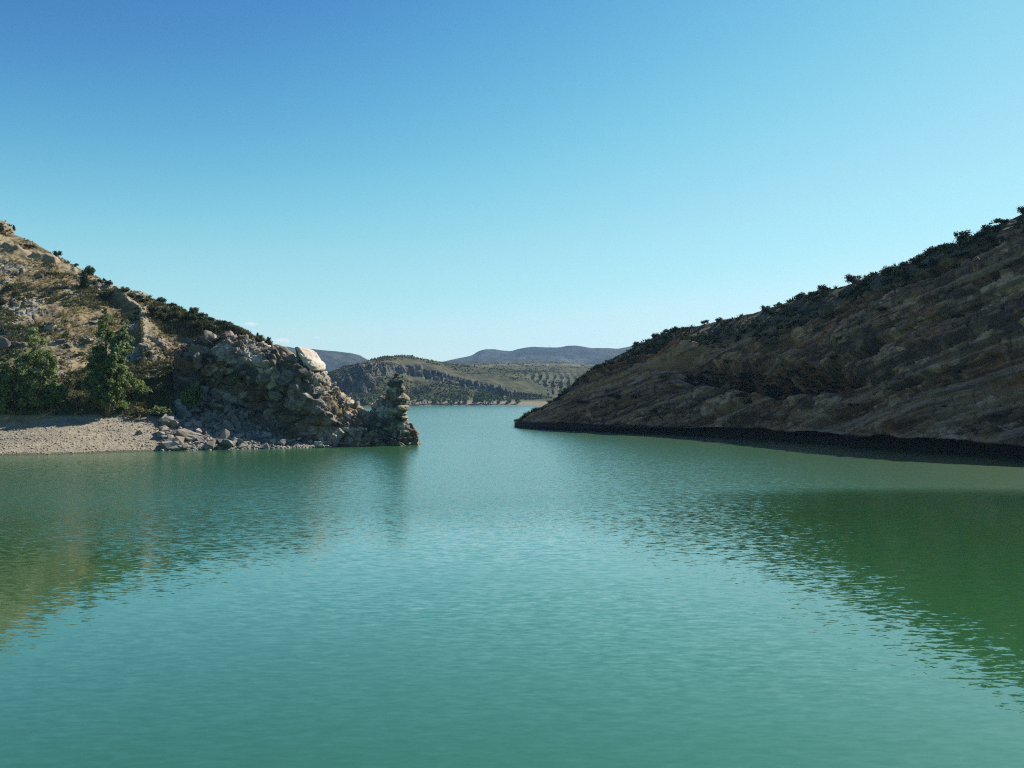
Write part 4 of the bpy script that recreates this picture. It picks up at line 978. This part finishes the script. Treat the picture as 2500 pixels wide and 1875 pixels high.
def cliffattr(P):
    n = P.shape[1]; r = np.zeros(n); a = sum(segs[:4]); r[a - 2:a + segs[4] + 2] = 1; r = smooth(r, 3, 0)[None] * np.ones(P.shape[0])[:, None]
    pu, pv = pix(P); r = r * sstep(.0, .3, .45 + fbm(P / 25, 3, 301)) * (1 - sstep(1240, 1300, pu))
    sh = (1 - sstep(2.5, 6.5, P[..., 2] + 1.5 * fbm(P / 14, 3, 302))) * sstep(930, 1000, pu)
    return dict(rock=r, shore=sh)
def cliffrel(P):
    a = cliffattr(P)['rock']
    f1, f2, c_, rv = voro(P / np.array([9, 9, 26]), 303)
    return a * ((rv[..., 0] - .5) * 7 - 3.0 * (1 - sstep(0, .16, f2 - f1)))
ridgeP = land('ridge', MR, us, segs, M['ridge'], 'scrubby ridge across the lake with a curved cliff band', 5, 2, seed=310, extra=cliffrel, attrs=cliffattr)
GM = Ground(ridgeP[:, 4:sum(segs[:6])])
def prow(u, a, b, c_, d_, e):
    return (u, [a, b, c_, d_, e, (vz(20, e[1] + 500), e[1] + 500), (vz(0, e[1] + 900), e[1] + 900)])
PL = [
 prow(900, (975, 980), (960, 1000), (930, 1060), (900, 1180), (884, 1500)),
 prow(1080, (975, 980), (955, 1010), (925, 1080), (900, 1200), (884, 1550)),
 prow(1180, (980, 950), (960, 990), (925, 1080), (897, 1220), (883, 1600)),
 prow(1280, (992, 880), (968, 930), (926, 1050), (898, 1220), (884, 1600)),
 prow(1360, (992, 880), (965, 930), (922, 1040), (900, 1200), (886, 1600)),
 prow(1450, (992, 880), (965, 930), (925, 1040), (903, 1180), (891, 1580)),
 prow(1600, (992, 880), (965, 930), (925, 1040), (905, 1180), (896, 1560)),
]
us = np.linspace(900, 1600, 380)
def gully(P):
    pu, pv = pix(P); w_ = sstep(900, 925, pv) * (1 - sstep(962, 985, pv))
    x = P[..., 0] / 9 + .5 * fbm(P / 40, 2, 320) + (pv - 930) * .02
    g = np.abs((x % 1) - .5) * 2
    return w_ * (g - .5) * 4.5
def gattr(P):
    pu, pv = pix(P); x = P[..., 0] / 9 + .5 * fbm(P / 40, 2, 320) + (pv - 930) * .02; g = np.abs((x % 1) - .5) * 2
    w_ = sstep(912, 930, pv) * (1 - sstep(955, 968, pv)) * sstep(1290, 1320, pu) * (1 - sstep(1400, 1430, pu))
    pal = w_ * sstep(.84, .98, g) * .6 * sstep(-.15, .2, fbm(P / 25, 2, 323))
    return dict(rock=pal * 0, shore=np.clip(pal + .5 * np.exp(-((pv - 891) / 2.2) ** 2) * sstep(1100, 1200, pu), 0, 1))
plP = land('plateau', PL, us, [20, 60, 50, 30, 10, 6], M['ridge'], 'flat-topped scrub plateau with pale erosion gullies across the lake', 5, 2, seed=330, extra=gully, attrs=gattr, amps=((120, 6), (35, 3), (10, 1.2)))
GP = Ground(plP[:, :160])
# columns of the cliff band
COLM = [hull_mesh('rock_column', 600 + k, 13, (1, .9, 2.0), bev=.05, box=.6) for k in range(8)]
for m_ in COLM: m_.materials.append(M['far_rock'])
ridge_o = bpy.data.objects['ridge']
cu = np.array([(862,912),(905,898),(935,896),(965,896),(1000,902),(1050,914),(1100,925),(1150,936),(1210,945)], float)
for k in range(64):
    u = 905 + (1225 - 905) * (k + random.uniform(-.4, .4)) / 64; v = np.interp(u, cu[:, 0], cu[:, 1]) + random.uniform(-5, 7)
    q = GM.at(u, v, 9); s_ = random.uniform(4.2, 7.5)
    link('rock_column', COLM[k % 8], None, ridge_o, (q[0], q[1] + 1.0, q[2] - .5), (random.uniform(-.08, .08), random.uniform(-.1, .1), random.uniform(0, 6)), (s_, s_, s_ * random.uniform(.8, 1.25) * np.interp(u, [900, 1100, 1225], [1.05, .9, .6])))
for k in range(9):
    u = random.uniform(1228, 1275); v = random.uniform(955, 972); q = GM.at(u, v, 9); s_ = random.uniform(3.5, 6)
    link('rock_column', COLM[k % 8], None, ridge_o, tuple(q), (0, 0, random.uniform(0, 6)), (s_, s_, s_))
# scrub dots
def dots(name, P, mask, n, lo_, hi_, label, mat):
    idx = np.argwhere(mask); ii = idx[RNG.integers(0, len(idx), n)]; pts = P[ii[:, 0], ii[:, 1]] + RNG.normal(0, 1, (n, 3)) * np.array([1.5, 1.5, 0])
    keep = fbm(pts / np.array([70, 70, 30]), 3, 88) + RNG.normal(0, .07, n) > .06; pts = pts[keep]; n = len(pts)
    pts[:, 2] += .3; sz = RNG.uniform(lo_, hi_, n)
    o = link(name, scatter_mesh(name, pts, sz, octV, octF, (.7, 1.1)), mat); tag(o, label, kind='stuff')
u_, v_ = pix(ridgeP); m_ = (u_ > 800) & (u_ < 1480) & (ridgeP[..., 2] > 6)
dots('ridge_scrub', ridgeP, m_, 14000, .8, 2.6, 'dark scrub dotting the ridge across the lake', M['far_scrub'])
u_, v_ = pix(plP); m_ = (u_ > 1040) & (u_ < 1520) & (plP[..., 2] > 5)
dots('plateau_scrub', plP, m_, 14000, .8, 2.8, 'dark scrub dotting the plateau across the lake', M['far_scrub'])
# trees along the far shore
for k, (u, H, R) in enumerate(((848, 10, 3.2), (866, 7, 3.2), (884, 7, 3.4), (900, 7, 3.6), (916, 8, 3.4), (930, 9, 3.6), (1006, 8, 3.6), (1022, 8, 4), (1042, 9.5, 4), (1060, 8, 3.6), (1082, 7, 4), (1100, 9, 4.4), (1108, 11, 4), (1122, 8.5, 4),
      (1136, 7, 3.4), (1160, 7.5, 3.4), (1174, 11, 4.6), (1186, 12, 4.4), (1198, 8.5, 3.6), (1216, 7, 3.4), (1240, 6, 3), (1262, 5, 2.6), (1335, 13, 4.6))):
    H *= 1.3; R *= 1.35
    q = GM.at(u, 981 if u > 950 else 983, 8) if u < 1300 else GP.at(u, 985, 8)
    tree('shore_tree', 'lone round tree before the gullies near the cliff tip' if u > 1300 else ('tree in the shaded grove seen left of the pinnacle' if u < 950 else 'small green tree in the row along the far beach'), q, ((.3, R * .8), (H * .35, R), (H * .7, R * .7), (H, .5)), 22, 420, .95, M['fartree'], 800 + k,
         0, ((0, 0, 1.), (R * .3, .4, .8)), None if u > 1300 else ('grove by the pinnacle' if u < 950 else 'trees along the far beach'), cr=1.6)
# low spit of land in front of the plateau
sx = np.linspace(-1, 1, 60); sy = np.linspace(-1, 1, 24); SX, SY = np.meshgrid(sx, sy, indexing='ij')
SP = np.stack((30 + SX * 24, 690 + SY * 20 + SX * 8, -1.0 + 3.6 * np.clip(1 - SX ** 2 - SY ** 2, -.4, 1) ** 1.0 * (.6 + .4 * SX)), -1)
SP[..., 2] += .5 * fbm(SP / 4, 3, 350)
t = NT('spit earth'); p = t.pos(); t.principled(t.mix(t.noise(p, .3, 4), (.10, .09, .075), (.19, .165, .13)), .95); M['spit'] = t.m
tag(link('spit', mesh_np('spit', SP, grid_faces(60, 24), True), M['spit']), 'low dark spit of land before the far shore', kind='structure')

# ------------------------------------------------------------------ distant mountains
t = NT('mountain scrub'); p = t.pos()
c = t.mix(t.ramp(t.noise(p, .005, 6, .62), .42, .58), (0.017, 0.023, 0.014), (0.051, 0.050, 0.034))
c = t.mix(t.math('MULTIPLY', t.ramp(t.noise(t.mapping(p, (1, .5, 1)), .0032, 6, .68), .54, .64), .8), c, (0.102, 0.099, 0.082))
c = t.mix(t.math('MULTIPLY', t.ramp(t.noise(p, .022, 5, .68), .48, .60), .8), c, (0.007, 0.013, 0.007))
t.principled(c, .95, t.bump(t.noise(p, .015, 6, .75), 40)); M['mount'] = t.m
def mount(name, sky_, Y0, Y1, foot, label, seed, n=260):
    s = np.array(sky_, float); us = np.linspace(s[0, 0], s[-1, 0], n); sv = smooth(np.interp(us, s[:, 0], s[:, 1]), 3, 0)
    rows = []
    for f in np.linspace(0, 1, 70):
        v = foot + (sv - foot) * f; Y = Y0 + (Y1 - Y0) * f ** 1.15; rows.append(W(us, v, np.full(n, Y)))
    for dy, k in ((250, .8), (700, .3), (1100, 0)):
        q = W(us, sv, np.full(n, Y1)); q[:, 1] += dy; q[:, 2] *= k; rows.append(q)
    P = np.stack(rows, 1); N = grid_normals(P); N *= np.sign(N[..., 2:3] + 1e-6)
    d = (95 * (np.abs(fbm(P / 420, 4, seed)) - .2) + 22 * fbm(P / 90, 3, seed + 3)) * np.concatenate((1 - .7 * np.linspace(0, 1, 70) ** 3, [.3] * 3))[None]
    P = P + N * d[..., None]
    tag(link(name, mesh_np(name, P, grid_faces(*P.shape[:2]), True), M['mount']), label, kind='structure'); return P
mount('mountain', [(300,835),(560,845),(660,846),(740,848),(800,855),(850,858),(880,866),(905,882),(940,905),(1000,935)], 2200, 3000, 962, 'hazy blue wooded mountain beyond the promontory', 400)
m2 = mount('mountain', [(980,905),(1060,884),(1090,877),(1150,866),(1172,853),(1200,850),(1250,854),(1270,848),(1300,843),(1350,845),(1400,842),(1440,846),(1490,848),(1510,850),(1560,840),(1620,830),(1720,850),(1900,870)], 2700, 3600, 955, 'long hazy mountain with rounded tops beyond the plateau', 430)
# mast on the mountain top
gm = Ground(m2[:, :71]); q = gm.at(1343, 846, 8)
mast = tag(empty('radio_mast', (q[0], q[1], q[2] - 2)), 'thin radio mast on the distant mountain top', 'mast')
def bar(V, Fc, a, b, w_):
    k = len(V); a, b = Vector(a), Vector(b); d_ = (b - a).normalized(); s1_ = d_.orthogonal().normalized() * w_; s2_ = d_.cross(s1_)
    for e in (a, b):
        for s in (s1_, s2_, -s1_, -s2_): V.append(tuple(e + s))
    for s in range(4): Fc.append((k + s, k + (s + 1) % 4, k + 4 + (s + 1) % 4, k + 4 + s))
V, Fc = [], []
for a in range(3): 
    an_ = a * 2.094; bar(V, Fc, (1.6 * math.cos(an_), 1.6 * math.sin(an_), 0), (.5 * math.cos(an_), .5 * math.sin(an_), 16), .25)
for k in range(7):
    r0 = 1.6 - 1.1 * k / 7
    for a in range(3): bar(V, Fc, (r0 * math.cos(a * 2.094), r0 * math.sin(a * 2.094), k * 16 / 7), (r0 * math.cos((a + 1) * 2.094), r0 * math.sin((a + 1) * 2.094), (k + 1) * 16 / 7), .12)
link('lattice', mesh_np('lattice', V, Fc), M['mast'], mast)
V, Fc = [], []; bar(V, Fc, (0, 0, 15), (0, 0, 24), .3); link('antenna', mesh_np('antenna', V, Fc), M['mast'], mast)

# ------------------------------------------------------------------ haze
t = NT('haze'); pvn = t.n('ShaderNodeVolumePrincipled'); pvn.inputs['Color'].default_value = (.36, .62, 1.0, 1); pvn.inputs['Density'].default_value = 7e-5; pvn.inputs['Anisotropy'].default_value = .2
t.l(pvn.outputs[0], t.out.inputs['Volume']); M['haze'] = t.m
bmh = bmesh.new(); bmesh.ops.create_cube(bmh, size=1); me = bpy.data.meshes.new('haze'); bmh.to_mesh(me); bmh.free()
hz = link('haze', me, M['haze'], None, (0, 1500, 195), None, (9500, 9800, 420))
tag(hz, 'thin blue haze over the far hills', kind='stuff')

# ------------------------------------------------------------------ small clouds near the horizon
def cloud(u, v, wpx, hpx, Y, label, seed):
    t = NT('cloud'); tc = t.n('ShaderNodeTexCoord').outputs['Object']
    gr = t.n('ShaderNodeVectorMath', operation='LENGTH'); t.l(tc, gr.inputs[0])
    edge_ = t.math('SUBTRACT', 1.0, gr.outputs['Value'])
    nz_ = t.noise(t.mapping(tc, (1.6, 1.6, 1.2)), 1.6, 4, .6)
    dn = t.ramp(t.math('ADD', edge_, t.math('MULTIPLY', t.math('SUBTRACT', nz_, .5), 1.5)), .12, .75)
    pvn = t.n('ShaderNodeVolumePrincipled'); pvn.inputs['Color'].default_value = (1, 1, 1, 1); pvn.inputs['Anisotropy'].default_value = .3
    t.l(t.math('MULTIPLY', dn, .012), pvn.inputs['Density']); t.l(pvn.outputs[0], t.out.inputs['Volume'])
    bm = bmesh.new(); bmesh.ops.create_icosphere(bm, subdivisions=4, radius=1)
    for x in bm.verts:
        k = 1 + .15 * math.sin(3 * x.co.x + seed) * math.cos(2.3 * x.co.y - seed)
        x.co = (x.co.x * k, x.co.y, x.co.z * (k if x.co.z > 0 else .7))
    me = bpy.data.meshes.new('cloud'); bm.to_mesh(me); bm.free()
    c = W(u, v, Y); s = Y / F
    o = link('cloud', me, t.m, None, c, None, (wpx * s * .5, wpx * s * .35, hpx * s * .5))
    tag(o, label, 'cloud')
cloud(610, 791, 52, 15, 8500, 'small flat white cloud above the outcrop, highest of the three', 1)
cloud(688, 832, 64, 20, 8500, 'small white cloud touching the ridge beside the bright slab', 2)
cloud(775, 824, 22, 9, 8500, 'tiny faint white cloud near the distant mountain', 3)
